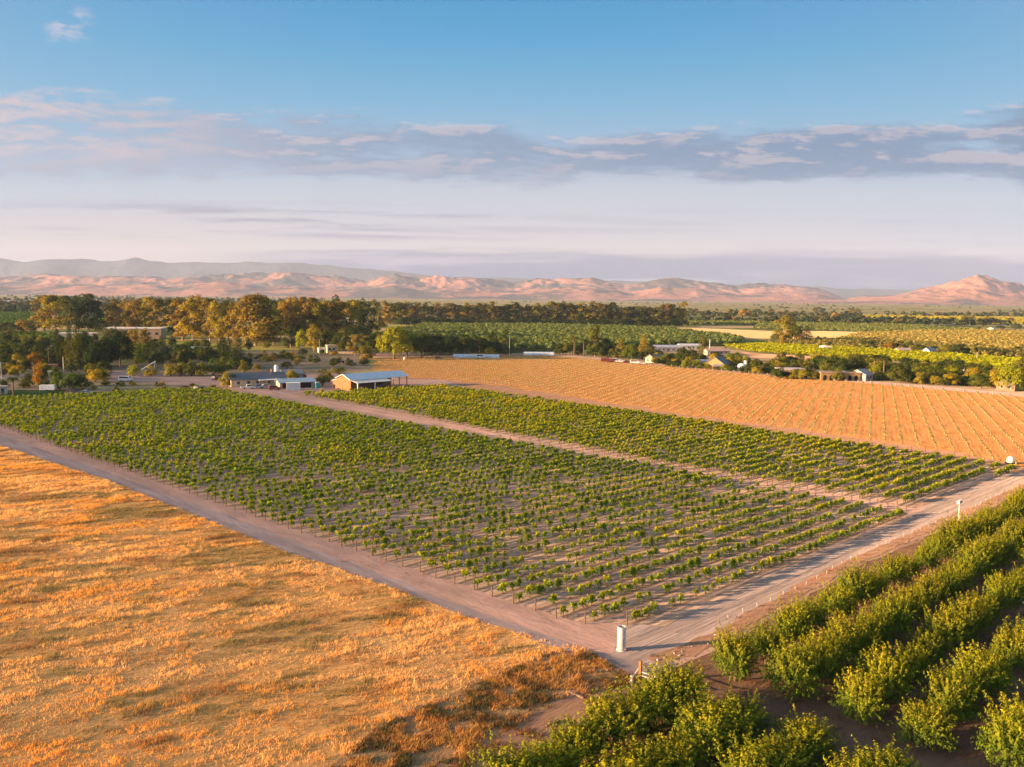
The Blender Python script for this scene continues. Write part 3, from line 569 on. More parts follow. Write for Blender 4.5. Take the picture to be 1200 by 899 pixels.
o = link('young_vines', npmesh('young_vines', V, Fc, M_YVL, T), color=(1, 1, 1)); tag(o, 'thousands of tiny young vines dotting the orange tilled field', 'young vines', kind='stuff')
# ------------------------------------------------------------------ dry grass and weeds
def blades(rg, P, H, W, lean, colr, per):
    n = len(P) * per; B = np.repeat(P, per, 0) + np.c_[rg.normal(0, .16, (n, 2)), np.zeros(n)]; h = np.repeat(H, per) * rg.uniform(.5, 1.15, n); w_ = np.repeat(W, per) * rg.uniform(.6, 1.3, n)
    a = rg.uniform(0, 2 * PI, n); ln = np.stack([rg.normal(0, lean, n) + .12, rg.normal(0, lean, n) - .05, np.ones(n)], 1) * h[:, None]; sx_ = np.stack([np.cos(a), np.sin(a), np.zeros(n)], 1) * w_[:, None]
    V = np.stack([B - sx_, B + sx_, B + ln], 1).reshape(-1, 3); T = np.repeat(colr, per, 0) * rg.uniform(.75, 1.2, (n, 1)); return V, np.arange(3 * n).reshape(n, 3), T
M_BLADE = leaf_mat('dry_blades', trans=.35, hue=0.0, wb=False)
FIELD = [np.array(p[:2]) for p in PX((692, 764), (640, 767), (560, 803), (450, 853), (360, 930))] + [np.array([-30, 40.]), np.array([-60, 40]), np.array([-330, 200.])] + [np.array(p[:2]) for p in PX((-110, 484), (0, 523), (133, 566), (233, 606), (317, 640), (400, 668), (560, 727))]
rg = np.random.default_rng(8); cand = np.stack([rg.uniform(-330, 12, 1100000), rg.uniform(45, 330, 1100000)], 1); pf = project(np.c_[cand, np.zeros(len(cand))])
ok = (pf[:, 0] > -80) & (pf[:, 0] < 760) & (pf[:, 1] > 480) & (pf[:, 1] < 915) & inpoly(cand, FIELD)
cs, sn_ = math.cos(math.radians(24)), math.sin(math.radians(24))
def comb(P, a, b): return (P[:, 0] * cs + P[:, 1] * sn_) / a, (-P[:, 0] * sn_ + P[:, 1] * cs) / b
d1 = fbm(*comb(cand, 3.2, 1.3), 4, 21)
ok &= rg.random(len(cand)) < np.clip(0.36 + 1.9 * (d1 - .36), .18, 1); P = cand[ok]; d1 = d1[ok]; pf = pf[ok]
big = fbm(*comb(P, 14, 7), 4, 22); sm = fbm(*comb(P, 2.6, 1.2), 3, 23)
gold, tan, grn, brn = np.array([.76, .40, .105]), np.array([.80, .50, .225]), np.array([.16, .16, .08]), np.array([.28, .135, .06])
c = gold + (tan - gold) * sstep(.36, .60, fbm(P[:, 0] / 16, P[:, 1] / 9, 4, 25))[:, None]
kg = sstep(.48, .585, big * .6 + sm * .4)[:, None]; c = c + (grn - c) * kg * .85; kb = sstep(.56, .68, fbm(*comb(P, 6, 2.2), 4, 26))[:, None]; c = c + (brn - c) * kb * .7
Hh = np.clip(.17 + .6 * (d1 - .40), .10, .48) * rg.uniform(.7, 1.4, len(P)) * (1 + .6 * kg[:, 0] * (rg.random(len(P)) < .3))
Wd = .018 + .00012 * pf[:, 2]
V, Fc, T = blades(rg, np.c_[P, np.full(len(P), .005)], Hh, Wd, .33, c, 6)
tag(link('dry_grass', npmesh('dry_grass', V, Fc, M_BLADE, T), color=(1, 1, 1)), 'golden dry grass with grey-green weedy streaks covering the field', 'dry grass', kind='stuff')
def weedpatch(name, poly, n, hmin, hmax, cols, seed, label, thr=.45, sc=1.2, per=9, lean=.5):
    rg = np.random.default_rng(seed); Q = np.array([p[:2] for p in poly]); lo, hi = Q.min(0), Q.max(0); c = rg.uniform(lo, hi, (n, 2)); f = fbm(c[:, 0] / sc, c[:, 1] / sc, 4, seed); c = c[inpoly(c, Q) & (f > thr) & (rg.random(n) < .25 + 3 * (f - thr))]
    k = np.clip(((fbm(c[:, 0] / 2.6, c[:, 1] / 2.6, 3, seed + 4) - .28) / .44), 0, .999); C3 = np.array(cols)[(k * len(cols)).astype(int)]
    V, Fc, T = blades(rg, np.c_[c, np.full(len(c), .02)], rg.uniform(hmin, hmax, len(c)), np.full(len(c), .035), lean, C3, per)
    return tag(link(name, npmesh(name, V, Fc, M_BLADE, T), color=(1, 1, 1)), label, 'weeds', kind='stuff')
WCOL = [(.42, .24, .08), (.50, .28, .09), (.46, .22, .07), (.38, .22, .09), (.16, .085, .040), (.11, .105, .045), (.24, .14, .055), (.08, .09, .045), (.21, .11, .045)]
weedpatch('weeds', PX((380, 905), (450, 850), (560, 800), (640, 768), (690, 764), (750, 800), (700, 812), (640, 822), (575, 870), (530, 920)), 16000, .18, .50, WCOL, 41, 'dark brown and grey-green weeds in the corner by the gate', .40)
weedpatch('weeds', PX((530, 915), (600, 848), (680, 806), (748, 812), (765, 828), (690, 850), (645, 905)), 4500, .12, .32, [(.25, .12, .05), (.20, .12, .06), (.30, .16, .07)], 42, 'scattered rusty dry weeds on the bare strip by the orchard', .55)
weedpatch('weeds', [AC(66, -51), AC(74, -50), AC(112, -52.0), AC(180, -51.4), AC(180, -48.6), AC(112, -49.2), AC(72, -46.8), AC(60, -47)], 9000, .10, .30, [(.24, .11, .045), (.13, .12, .05), (.30, .16, .08)], 43, 'low rusty weeds along the ditch bank by the orchard', .52)
weedpatch('weeds', [AC(58, -46), AC(180, -48.5), AC(180, -15), AC(58, -12)], 26000, .08, .26, [(.20, .09, .035), (.15, .075, .03), (.11, .09, .04)], 44, 'thin rust-coloured weeds between the almond rows', .57, 2.0)
weedpatch('weeds', [AC(66, -63), AC(75, -57), AC(200, -58.2), AC(200, -70), AC(60, -100)], 22000, .05, .18, [(.30, .15, .06), (.26, .155, .08)], 45, 'low dry orange weeds between the nearest vine rows', .58, 1.6)
# ------------------------------------------------------------------ far orchards and distant trees: uncountable masses
def blob(seed, n, leafs, ctrl=(0, 0, .55), rad=(.5, .5, .45)):
    rg = np.random.default_rng(seed); d = sphere(rg, n); d[:, 2] = np.where(d[:, 2] < -.5, -d[:, 2], d[:, 2]); p = np.array(ctrl) + d * np.array(rad) * rg.uniform(.6, 1.05, (n, 1)); V, Fc = leafquads(rg, p, d + np.array([0, 0, .2]), np.full(n, leafs), .8)
    return V, Fc, tints(rg, rg.uniform(.75, 1.2, n), .08)
def orchard(name, poly, dx, dy, rot, h, wd, col, label, seed, nleaf=26, leafs=.42, jit=.12, cat='orchard', skip=.04, kind='stuff'):
    rg = np.random.default_rng(seed); Q = np.array([p[:2] for p in poly]); c0 = Q.mean(0); R_ = np.abs(Q - c0).max() * 1.5
    A, B = np.meshgrid(np.arange(-R_, R_, dx), np.arange(-R_, R_, dy)); ca, sa = math.cos(rot), math.sin(rot); P = np.stack([A.ravel() * ca - B.ravel() * sa, A.ravel() * sa + B.ravel() * ca], 1) + c0
    P += rg.normal(0, jit * min(dx, dy), P.shape); P = P[inpoly(P, Q) & (rg.random(len(P)) > skip)]; n = len(P); pr = [blob(seed + i, nleaf, leafs) for i in range(3)]
    S = np.stack([np.full(n, wd), np.full(n, wd), np.full(n, h)], 1) * rg.uniform(.78, 1.2, (n, 1)); tn = rg.uniform(.8, 1.2, (n, 1)) * np.array(col)
    V, Fc, T = merge(pr, rg.integers(0, 3, n), np.c_[P, np.zeros(n)], rg.uniform(0, 6.28, n), S, tn)
    return tag(link(name, npmesh(name, V, Fc, M_LEAF, T), color=(1, 1, 1)), label, cat, kind=kind)
sheet('orchard_floor', PX((480, 388), (560, 383), (800, 389), (870, 401), (860, 406), (760, 407), (690, 410), (640, 413.5), (500, 417)), 0.05, M_UNDER, 'weedy floor of the middle orchard', 0, cat='orchard floor')
orchard('orchard', PX((430, 398), (500, 381.5), (560, 382), (700, 384.5), (790, 388.5), (872, 399.5), (862, 405.5), (760, 406.5), (690, 409), (640, 412), (500, 414)), 5.5, 6.5, math.radians(43), 5.0, 5.4, (.23, .23, .055), 'dense green orchard stretching behind the hoop houses', 201, 70, .27)
orchard('orchard', PX((905, 377), (960, 377.5), (1090, 384), (1150, 388.5), (1040, 390.5), (960, 388), (880, 386)), 6, 7.5, math.radians(43), 4.0, 4.4, (.32, .29, .07), 'green orchard rows beyond the tan field', 202, 34, .34)
orchard('orchard', PX((1010, 392.5), (1060, 390.5), (1160, 389), (1330, 398), (1330, 425), (1180, 414), (1080, 405), (980, 400.5)), 5, 6.5, math.radians(43), 3.6, 4.4, (.42, .33, .10), 'olive-green orchard filling the right middle distance', 203, 44, .30)
orchard('orchard', PX((900, 403.5), (960, 400.5), (1010, 400), (1100, 406.5), (1210, 416), (1200, 421), (1080, 413), (960, 408)), 4.5, 6, math.radians(43), 3.6, 4.0, (.28, .23, .06), 'olive trees in rows behind the yellow-green vines', 204, 50, .30)
orchard('orchard', PX((800, 377.5), (900, 377), (905, 381.5), (800, 382)), 6, 7, math.radians(43), 4.2, 4.6, (.22, .23, .06), 'green strip of orchard left of the olive clump', 205, 22, .5)
sheet('vine_strip_soil', PX((842, 405), (900, 404.5), (1000, 409.5), (1100, 416), (1200, 423), (1300, 432), (1300, 453), (1180, 436), (1080, 426), (980, 420), (880, 413.5)), 0.055, M_UNDER, 'floor under the bright yellow-green vines', 0, cat='soil')
orchard('vine_strip', PX((842, 404.5), (900, 404), (1000, 409), (1100, 415.5), (1200, 422.5), (1300, 431), (1300, 452), (1180, 435), (1080, 425.5), (980, 419.5), (880, 412.5)), 1.7, 3.3, math.radians(133), 2.1, 2.6, (.40, .37, .010), 'bright yellow-green strip of trained vines across the valley', 206, 26, .40, .08, 'vines', .02)
orchard('vine_strip', PX((1000, 370), (1080, 370.5), (1290, 375), (1290, 383), (1130, 379), (1040, 375.5)), 7, 8, math.radians(43), 3.0, 5.5, (.46, .38, .05), 'pale yellow vineyard block far across the valley', 207, 14, .7)
orchard('orchard', PX((-60, 361.5), (60, 361), (130, 365), (210, 372), (150, 381), (80, 380), (-60, 384)), 5.5, 7, math.radians(20), 4.0, 5.2, (.10, .16, .025), 'deep green orchard block on the left behind tall trees', 208, 22, .5)
orchard('orchard', PX((-60, 396), (60, 396), (75, 401), (60, 406), (-60, 408)), 5, 6, math.radians(20), 4.2, 5.0, (.17, .20, .03), 'yellowish green young orchard at the left edge', 209, 30, .45)
orchard('orchard', PX((520, 372), (600, 369), (700, 370), (800, 371), (800, 376), (600, 375)), 8, 9, .7, 4.5, 6, (.16, .17, .05), 'green fields behind the far eucalyptus belt', 210, 14, .7)
# distant scattered trees out to the foot of the hills
rg = np.random.default_rng(55); n = 11000; yy_ = 1 / rg.uniform(1 / 6500, 1 / 1050, n); xx_ = rg.uniform(-.75, .75, n) * yy_; P = np.stack([xx_, yy_], 1)
f = fbm(xx_ / 520 + 3, yy_ / 210, 4, 66); uu = xx_ / yy_; dense = np.where(uu < -.2, .50, np.where(uu < .22, .61, .68)); k = f > dense; P = P[k]; n = len(P)
Sz = rg.uniform(.55, 1.25, n) * np.where(P[:, 0] / P[:, 1] < -.25, 13, 9); S = np.stack([Sz * 1.1, Sz * 1.1, Sz], 1); pal = np.array([(.075, .09, .035), (.05, .065, .03), (.17, .11, .035), (.12, .12, .04)])[rg.choice(4, n, p=[.35, .3, .15, .2])]
V, Fc, T = merge([blob(300 + i, 18, .50) for i in range(4)], rg.integers(0, 4, n), np.c_[P, np.zeros(n)], rg.uniform(0, 6.28, n), S, pal * rg.uniform(.8, 1.2, (n, 1)))
tag(link('distant_trees', npmesh('distant_trees', V, Fc, M_LEAF, T), color=(1, 1, 1)), 'countless small trees scattered over the far valley floor', 'trees', kind='stuff')
# ------------------------------------------------------------------ trees one can tell apart
# near eucalyptus belt: (x, base y, top y, width, colour)
def tone(c): return {'rust': 'rust-coloured', 'gold': 'golden', 'olive': 'olive', 'dark': 'dark green', 'green': 'green', 'bright': 'bright yellow-green', 'pine': 'blackish green', 'grey': 'grey-green', 'orange': 'orange', 'mid': 'mid-green'}[c]
def belt(rows, name, where, group):
    rows = sorted(rows)
    for i, (x, yb, yt, w_, c, kind) in enumerate(rows):
        tree(kind, x, yb, yt, w_, c, name, f'{tone(c)} eucalyptus, {nth(i + 1)} from the left in the {where}', group, 'eucalyptus')
rgB = random.Random(12); rows = []
for x, yb, yt, w_, c in [(52, 389, 350, 24, 'rust'), (66, 392, 347, 34, 'gold'), (80, 388, 349, 22, 'olive'), (92, 391, 346, 24, 'dark'), (104, 392, 348, 26, 'dark'), (112, 388, 352, 18, 'pine'), (136, 388, 355, 26, 'rust'), (150, 389, 353, 24, 'rust'), (163, 390, 352, 30, 'rust'), (178, 391, 352, 26, 'gold'), (190, 393, 353, 28, 'rust'), (203, 392, 356, 22, 'dark'), (214, 399, 352, 28, 'rust'), (226, 400, 352, 24, 'gold'), (236, 399, 351, 24, 'rust'), (246, 401, 353, 26, 'rust'), (257, 402, 356, 24, 'gold'), (268, 401, 352, 22, 'olive'), (276, 403, 358, 24, 'rust'), (288, 404, 350, 26, 'rust'), (299, 405, 346, 34, 'rust'), (310, 405, 353, 30, 'gold'), (321, 404, 362, 26, 'rust'), (329, 399, 355, 20, 'dark'), (338, 400, 352, 22, 'rust'), (347, 399, 352, 20, 'gold'), (357, 400, 351, 24, 'rust'), (366, 399, 353, 22, 'rust'), (376, 400, 354, 24, 'gold'), (386, 400, 353, 24, 'rust'), (394, 399, 352, 22, 'olive'), (403, 400, 353, 24, 'rust'), (412, 399, 352, 24, 'gold'), (421, 396, 354, 20, 'dark'), (431, 393, 358, 20, 'dark'), (442, 390, 357, 20, 'olive'), (222, 394, 358, 22, 'dark'), (262, 397, 360, 22, 'dark'), (318, 396, 356, 24, 'dark'), (352, 395, 358, 24, 'dark'), (372, 395, 359, 24, 'dark'), (398, 395, 360, 24, 'dark')]:
    rows.append((x, yb, yt + rgB.uniform(-2, 2), w_ * 1.05, c, rgB.choice(['eucalyptus', 'eucalyptus', 'tall_eucalyptus'])))
belt(rows, 'eucalyptus', 'near eucalyptus belt', 'near eucalyptus belt'); rows = []
x = 452
while x < 800:
    c = rgB.choice(['rust', 'rust', 'gold', 'olive', 'rust', 'mid']); yb = 380 + (x - 450) * .004; yt = 356 + (x - 450) * .006 + rgB.uniform(-3.0, 4.5)
    rows.append((x, yb, yt, rgB.uniform(11, 17), c, rgB.choice(['eucalyptus', 'tall_eucalyptus', 'tall_eucalyptus']))); x += rgB.uniform(5.0, 8.0)
belt(rows, 'eucalyptus', 'far eucalyptus belt', 'far eucalyptus belt'); rows = []
x = 470
while x < 800:
    yb = 382.2 + (x - 450) * .004; rows.append((x, yb, yb - rgB.uniform(8.5, 13), rgB.uniform(14, 22), rgB.choice(['dark', 'dark', 'pine', 'mid']))); x += rgB.uniform(7, 11)
for i, (x, yb, yt, w_, c) in enumerate(rows): tree('broadleaf', x, yb, yt, w_, c, 'shade_tree', f'low {tone(c)} tree, {nth(i + 1)} from the left at the foot of the far eucalyptus belt', 'low trees under the far eucalyptus belt')
# village trees, each with its own look and neighbour
def T(kind, x, yb, yt, w_, c, label, name=None, cat=None): tree(kind, x, yb, yt, w_, c, name or {'conifer': 'conifer', 'cypress': 'cypress', 'shrub': 'shrub', 'palm': 'palm_tree', 'broadleaf': 'shade_tree', 'eucalyptus': 'eucalyptus', 'tall_eucalyptus': 'eucalyptus'}[kind], label, None, cat or {'shrub': 'shrub', 'palm': 'palm tree'}.get(kind, 'tree'))
B, S, CO, CY_, EU = 'broadleaf', 'shrub', 'conifer', 'cypress', 'eucalyptus'
for a in [
 (B, 8, 424, 405, 22, 'mid', 'mid-green tree at the edge of the grey lane'), (B, 22, 433, 413, 18, 'gold', 'golden round tree behind the grey paved lane'), (B, 40, 432, 411, 18, 'orange', 'orange-tinged round tree beside the brick outbuilding'), (B, 30, 436, 421, 14, 'pine', 'blackish shaded tree under the golden round tree'), (B, 14, 436, 420, 14, 'dark', 'small dark tree between the lane and the golden tree'), (B, 2, 420, 401, 20, 'bright', 'yellow-green tree at the frame edge above the lane'), (B, 36, 416, 396, 22, 'dark', 'dark green tree behind the orange-tinged tree'), (S, 20, 413, 399, 24, 'mid', 'mid-green bush bordering the young left orchard'), (CO, 50, 418, 397, 12, 'pine', 'slim blackish conifer behind the lamp pole'),
 (S, 46, 454, 423, 15, 'orange', 'tall orange-gold pointed bush beside the white trailer'), (S, 52, 456, 434, 12, 'dark', 'dark green bush clinging to the orange pointed bush'), (S, 34, 453, 434, 14, 'dark', 'dark small bush near the little palm'), (S, 28, 455, 444, 14, 'mid', 'low bush spreading beside the little palm'), (S, 5, 455, 443, 12, 'pine', 'dark clipped bush at the frame edge by the pole'), ('palm', 16, 465, 442, 12, 'mid', 'little dark palm on the shaded green verge'),
 (S, 70, 457, 434, 22, 'green', 'big rounded green hedge bush beside the white trailer'), (S, 84, 458, 434, 24, 'green', 'big green hedge bush directly behind the dark pickup'), (S, 97, 457, 434, 20, 'mid', 'big hedge bush at the sunny end behind the grey sedan'), (S, 111, 448, 430, 20, 'gold', 'golden round shrub beside the pink dirt yard'), (S, 124, 452, 443, 12, 'mid', 'small low shrub next to the golden round shrub'), (S, 136, 460, 451, 9, 'dark', 'little dark bush standing alone in the dirt yard'),
 (CY_, 72, 432, 395, 13, 'dark', 'tall dark cypress directly behind the white pole'), (CY_, 82, 433, 393, 14, 'olive', 'tall olive-tinted cypress in the dark village grove'), (CY_, 92, 433, 392, 15, 'olive', 'broadest olive-tinted cypress in the dark village grove'), (CO, 101, 433, 396, 18, 'pine', 'blackish conifer between the cypresses and the great dark tree'), (B, 112, 434, 394, 24, 'pine', 'blackish broad tree below the low flat building'), (B, 126, 432, 390, 26, 'pine', 'large blackish tree left of the great dark tree'), (B, 141, 430, 385, 30, 'pine', 'great dark round tree before the long flat building'), (B, 62, 430, 408, 18, 'dark', 'dark tree between the lamp pole and the cypresses'),
 (B, 122, 440, 420, 18, 'pine', 'shaded tree at the rim of the dirt yard'),
 (B, 160, 420, 399, 14, 'bright', 'yellow-green tree in front of the long flat building'), (EU, 157, 411, 386, 16, 'rust', 'rusty thin tree against the long flat building wall'), (EU, 170, 412, 386, 14, 'rust', 'rusty slender tree at the end of the flat building'), (B, 172, 418, 399, 16, 'green', 'green tree above the blue-roofed shed'), (B, 190, 428, 402, 22, 'grey', 'grey-green tree beside the blue-roofed shed'), (B, 213, 420, 400, 21, 'dark', 'dark domed tree behind the white tent'), (S, 215, 424, 409, 16, 'rust', 'rusty flowering bush in front of the dark domed tree'),
 (CO, 240, 424, 397, 14, 'dark', 'dark conifer beside the teal-roofed building'), (CY_, 261, 431, 397, 14, 'pine', 'tallest blackish cypress left of the yellow meadow'), (CY_, 270, 432, 399, 12, 'pine', 'blackish cypress paired with the tallest cypress'), (CO, 280, 433, 398, 20, 'pine', 'wide blackish conifer at the corner of the yellow meadow'), (B, 252, 429, 408, 18, 'pine', 'dark leafy tree filling the gap between conifer and cypress'), (B, 289, 433, 415, 14, 'pine', 'dark low tree right of the wide conifer'), (S, 286, 437, 421, 14, 'olive', 'olive bush behind the gabled farmhouse'),
 (S, 157, 441, 426, 15, 'bright', 'yellow-green bush in front of the white boom lift'), (S, 177, 441, 428, 17, 'gold', 'golden bush at the foot of the white boom lift'), (S, 200, 441, 424, 18, 'gold', 'first hedge shrub from the boom lift along the farm drive'), (S, 212, 441, 422, 18, 'olive', 'second hedge shrub from the boom lift along the farm drive'), (S, 224, 441, 421, 20, 'mid', 'third hedge shrub from the boom lift along the farm drive'), (S, 237, 441, 422, 20, 'olive', 'fourth hedge shrub from the boom lift along the farm drive'), (S, 250, 440, 419, 20, 'green', 'fifth hedge shrub from the boom lift along the farm drive'), (S, 260, 439, 417, 18, 'olive', 'sixth hedge shrub from the boom lift along the farm drive'),
 (S, 267, 453, 434, 20, 'gold', 'round golden bush in front of the farmhouse gable'), (S, 273, 453, 437, 16, 'mid', 'green bush leaning on the golden bush at the gable'), (S, 343, 446, 432, 20, 'gold', 'round golden-green tree behind the long metal shed'), (S, 353, 444, 434, 14, 'olive', 'olive bush behind the metal shed roof'), (S, 378, 452, 431, 18, 'mid', 'mid-green bush between the portable toilet and the barn'), (S, 385, 448, 433, 14, 'olive', 'olive bush directly behind the barn lean-to'), (S, 397, 438, 429, 22, 'olive', 'low olive thicket behind the barn roof'), (S, 322, 421, 412, 11, 'dark', 'first dark bush in the short garden hedge by the meadow'), (S, 330, 421, 412, 11, 'dark', 'second dark bush in the short garden hedge by the meadow'), (S, 338, 421, 412, 11, 'dark', 'third dark bush in the short garden hedge by the meadow'),
 (B, 354, 411, 383, 15, 'bright', 'bright green tree at the end of the yellow meadow'), (EU, 368, 412, 382, 18, 'gold', 'golden tree left of the cream cottage'), (S, 337, 408, 398, 12, 'green', 'green bush at the far edge of the yellow meadow'), (S, 313, 408, 399, 10, 'olive', 'olive bush under the belt by the meadow'), (B, 384, 408, 388, 18, 'dark', 'dark tree directly behind the cream cottage'), (B, 398, 413, 386, 18, 'dark', 'dark tree right of the cream cottage'), (B, 408, 414, 385, 20, 'dark', 'dark spreading tree above the long low wall'), (EU, 416, 417, 392, 18, 'rust', 'rust-coloured tree above the long low wall'), (S, 428, 420, 403, 22, 'olive', 'olive thicket right of the long low wall'), (B, 402, 406, 380, 20, 'mid', 'green tree at the end of the eucalyptus belt'), (B, 436, 417, 388, 22, 'dark', 'dark tree left of the big sunlit tree'),
 (B, 462, 421, 377, 40, 'bright', 'big sunlit yellow-green tree behind the utility pole'), (B, 477, 419, 380, 32, 'green', 'big green tree next to the sunlit tree'), (B, 494, 419, 384, 30, 'dark', 'large dark tree behind the tall lamp'), (B, 511, 418, 388, 28, 'pine', 'blackish tree right of the tall lamp'), (B, 528, 416, 389, 26, 'pine', 'blackish tree above the first hoop house'), (B, 545, 415, 391, 26, 'dark', 'dark tree above the middle of the first hoop house'), (B, 562, 414, 393, 24, 'dark', 'dark tree above the white van'), (B, 578, 414, 396, 22, 'dark', 'dark tree between the two hoop houses'), (S, 575, 417, 406, 14, 'gold', 'golden bush beside the white van'), (S, 593, 416, 405, 14, 'dark', 'dark bush right of the golden bush'),
 (S, 655, 416, 403, 14, 'dark', 'dark bush at the end of the second hoop house'), (B, 663, 416, 398, 11, 'olive', 'olive slim tree left of the palms'), ('palm', 673, 417, 394, 9, 'olive', 'taller palm left of the twin trees by the field'), ('palm', 684, 418, 397, 9, 'olive', 'shorter palm beside the dark bushes by the field'), (S, 678, 416, 403, 12, 'dark', 'dark bush between the two palms'), (EU, 697, 418, 383, 18, 'olive', 'tall olive tree right of the palms'), (B, 692, 419, 404, 12, 'green', 'green low tree at the foot of the tall olive tree'), (B, 709, 418, 394, 16, 'dark', 'dark tree next to the tall olive tree'), (CO, 727, 420, 397, 14, 'gold', 'golden conifer above the maroon trailer'), (B, 740, 422, 399, 18, 'green', 'green round tree between the two golden conifers'), (CO, 754, 421, 392, 14, 'gold', 'tallest golden conifer above the white trucks'), (B, 764, 420, 403, 12, 'dark', 'dark tree right of the tallest golden conifer'), (S, 768, 426, 416, 13, 'gold', 'golden bush by the brown-roofed house'), (S, 775, 426, 417, 9, 'bright', 'small bright bush by the brown-roofed house'),
 (B, 800, 428, 405, 20, 'dark', 'large dark tree right of the brown-roofed house'), (B, 797, 424, 409, 9, 'bright', 'bright yellow tree against the large dark tree'), (CO, 823, 415, 392, 12, 'olive', 'olive conifer beside the white tall pole'), (B, 812, 421, 408, 12, 'dark', 'dark tree between the large tree and the conifer'), (S, 817, 431, 421, 14, 'gold', 'golden hedge bush at the white mobile home, first'), (S, 829, 432, 423, 14, 'gold', 'golden hedge bush in front of the white mobile home'), (S, 790, 428, 419, 10, 'gold', 'golden small bush on the fence line by the large tree'), (S, 846, 433, 426, 12, 'olive', 'olive bush before the orange-gabled house'), (B, 864, 427, 416, 9, 'bright', 'bright green tree behind the white water tank'), (S, 837, 418, 411, 14, 'dark', 'dark bush by the pink house'), (CO, 850, 416, 407, 6, 'pine', 'small dark conifer right of the pink house'),
 (S, 884, 435, 420, 13, 'olive', 'olive clipped bush between tank and blue truck'), (S, 906, 437, 422, 11, 'olive', 'olive clipped bush right of the blue truck'), (S, 876, 434, 419, 10, 'dark', 'dark bush right behind the white water tank'), (B, 925, 428, 416, 26, 'dark', 'spreading low tree behind the flat brown house'), (S, 942, 438, 429, 16, 'dark', 'dark bush at the flat brown house'), (S, 957, 432, 421, 14, 'rust', 'rusty bush left of the arcaded yellow house'),
 (B, 970, 440, 418, 20, 'olive', 'olive tree before the arcaded yellow house'), (B, 984, 441, 418, 20, 'mid', 'green tree at the middle of the arcaded yellow house'), (B, 992, 436, 414, 18, 'gold', 'golden tree behind the arcaded yellow house'), (B, 1006, 438, 415, 20, 'mid', 'mid-green tree above the pale gable'), ('palm', 1024, 444, 415, 15, 'mid', 'taller palm right of the pale gable'), ('palm', 1035, 445, 417, 13, 'mid', 'shorter palm right of the pale gable'), (S, 1030, 446, 438, 12, 'dark', 'dark bush under the two village palms'), (S, 1016, 444, 438, 8, 'olive', 'olive bush at the corner of the pale gable'), (B, 1054, 449, 424, 24, 'mid', 'round green tree at the road right of the palms'), (B, 1075, 448, 431, 16, 'olive', 'olive tree below the bare reddish lot'), (B, 1097, 450, 428, 24, 'mid', 'round green tree left of the dark-roofed house'), (B, 1085, 447, 433, 14, 'dark', 'dark small tree between two round green trees'), (CO, 1122, 430, 418, 8, 'dark', 'dark lone conifer at the edge of the yellow-green vines'), (B, 1149, 448, 427, 20, 'dark', 'dark tree right of the dark-roofed house'), (S, 1158, 450, 438, 12, 'pine', 'blackish bush beside the blue shed'), (B, 1170, 456, 428, 22, 'gold', 'golden tree left of the great sunlit tree at the frame edge'), (B, 1187, 458, 419, 32, 'bright', 'great sunlit tree at the right frame edge'), (B, 1196, 452, 414, 20, 'olive', 'olive tree behind the great sunlit tree'),
 (EU, 920, 402, 372, 24, 'gold', 'large golden-olive tree of the clump on the lane'), (B, 931, 401, 374, 18, 'olive', 'olive crown beside the golden tree of the clump'), (B, 909, 402, 389, 14, 'olive', 'small olive tree at the left of the clump on the lane'), (CO, 945, 399, 382, 13, 'pine', 'blackish conifer at the right of the clump on the lane'), (S, 917, 405, 391, 8, 'rust', 'rusty bush at the foot of the golden clump tree'), (S, 958, 398, 393, 5, 'pine', 'lone dark bush in the tan field'), (B, 936, 399, 389, 10, 'rust', 'rusty small tree inside the clump on the lane'),
 (B, 1000, 404, 397, 12, 'olive', 'olive tree left end of the belt behind the yellow vines'), (B, 1013, 408, 398, 16, 'mid', 'green tree by the white dome shed'), (B, 1022, 408, 397, 14, 'dark', 'dark tree of the belt right of the dome shed'), (B, 1034, 408, 400, 10, 'grey', 'grey-green tree of the belt behind the yellow vines'), (B, 1044, 411, 398, 13, 'orange', 'orange autumn tree behind the yellow vines'), (B, 1052, 411, 401, 9, 'pine', 'blackish tree right of the orange autumn tree'), (B, 1064, 411, 399, 14, 'olive', 'olive tree above the pink-roofed shed'), (B, 1078, 413, 403, 18, 'mid', 'green tree between pink shed and white cottage'), (B, 1096, 413, 404, 10, 'dark', 'dark tree behind the little white cottage'), (B, 1111, 415, 402, 18, 'olive', 'olive spreading tree right of the white cottage'), (B, 1122, 416, 402, 18, 'dark', 'dark spreading tree right of the white cottage'), (B, 1131, 416, 406, 14, 'pine', 'blackish tree at the start of the clipped windbreak'),
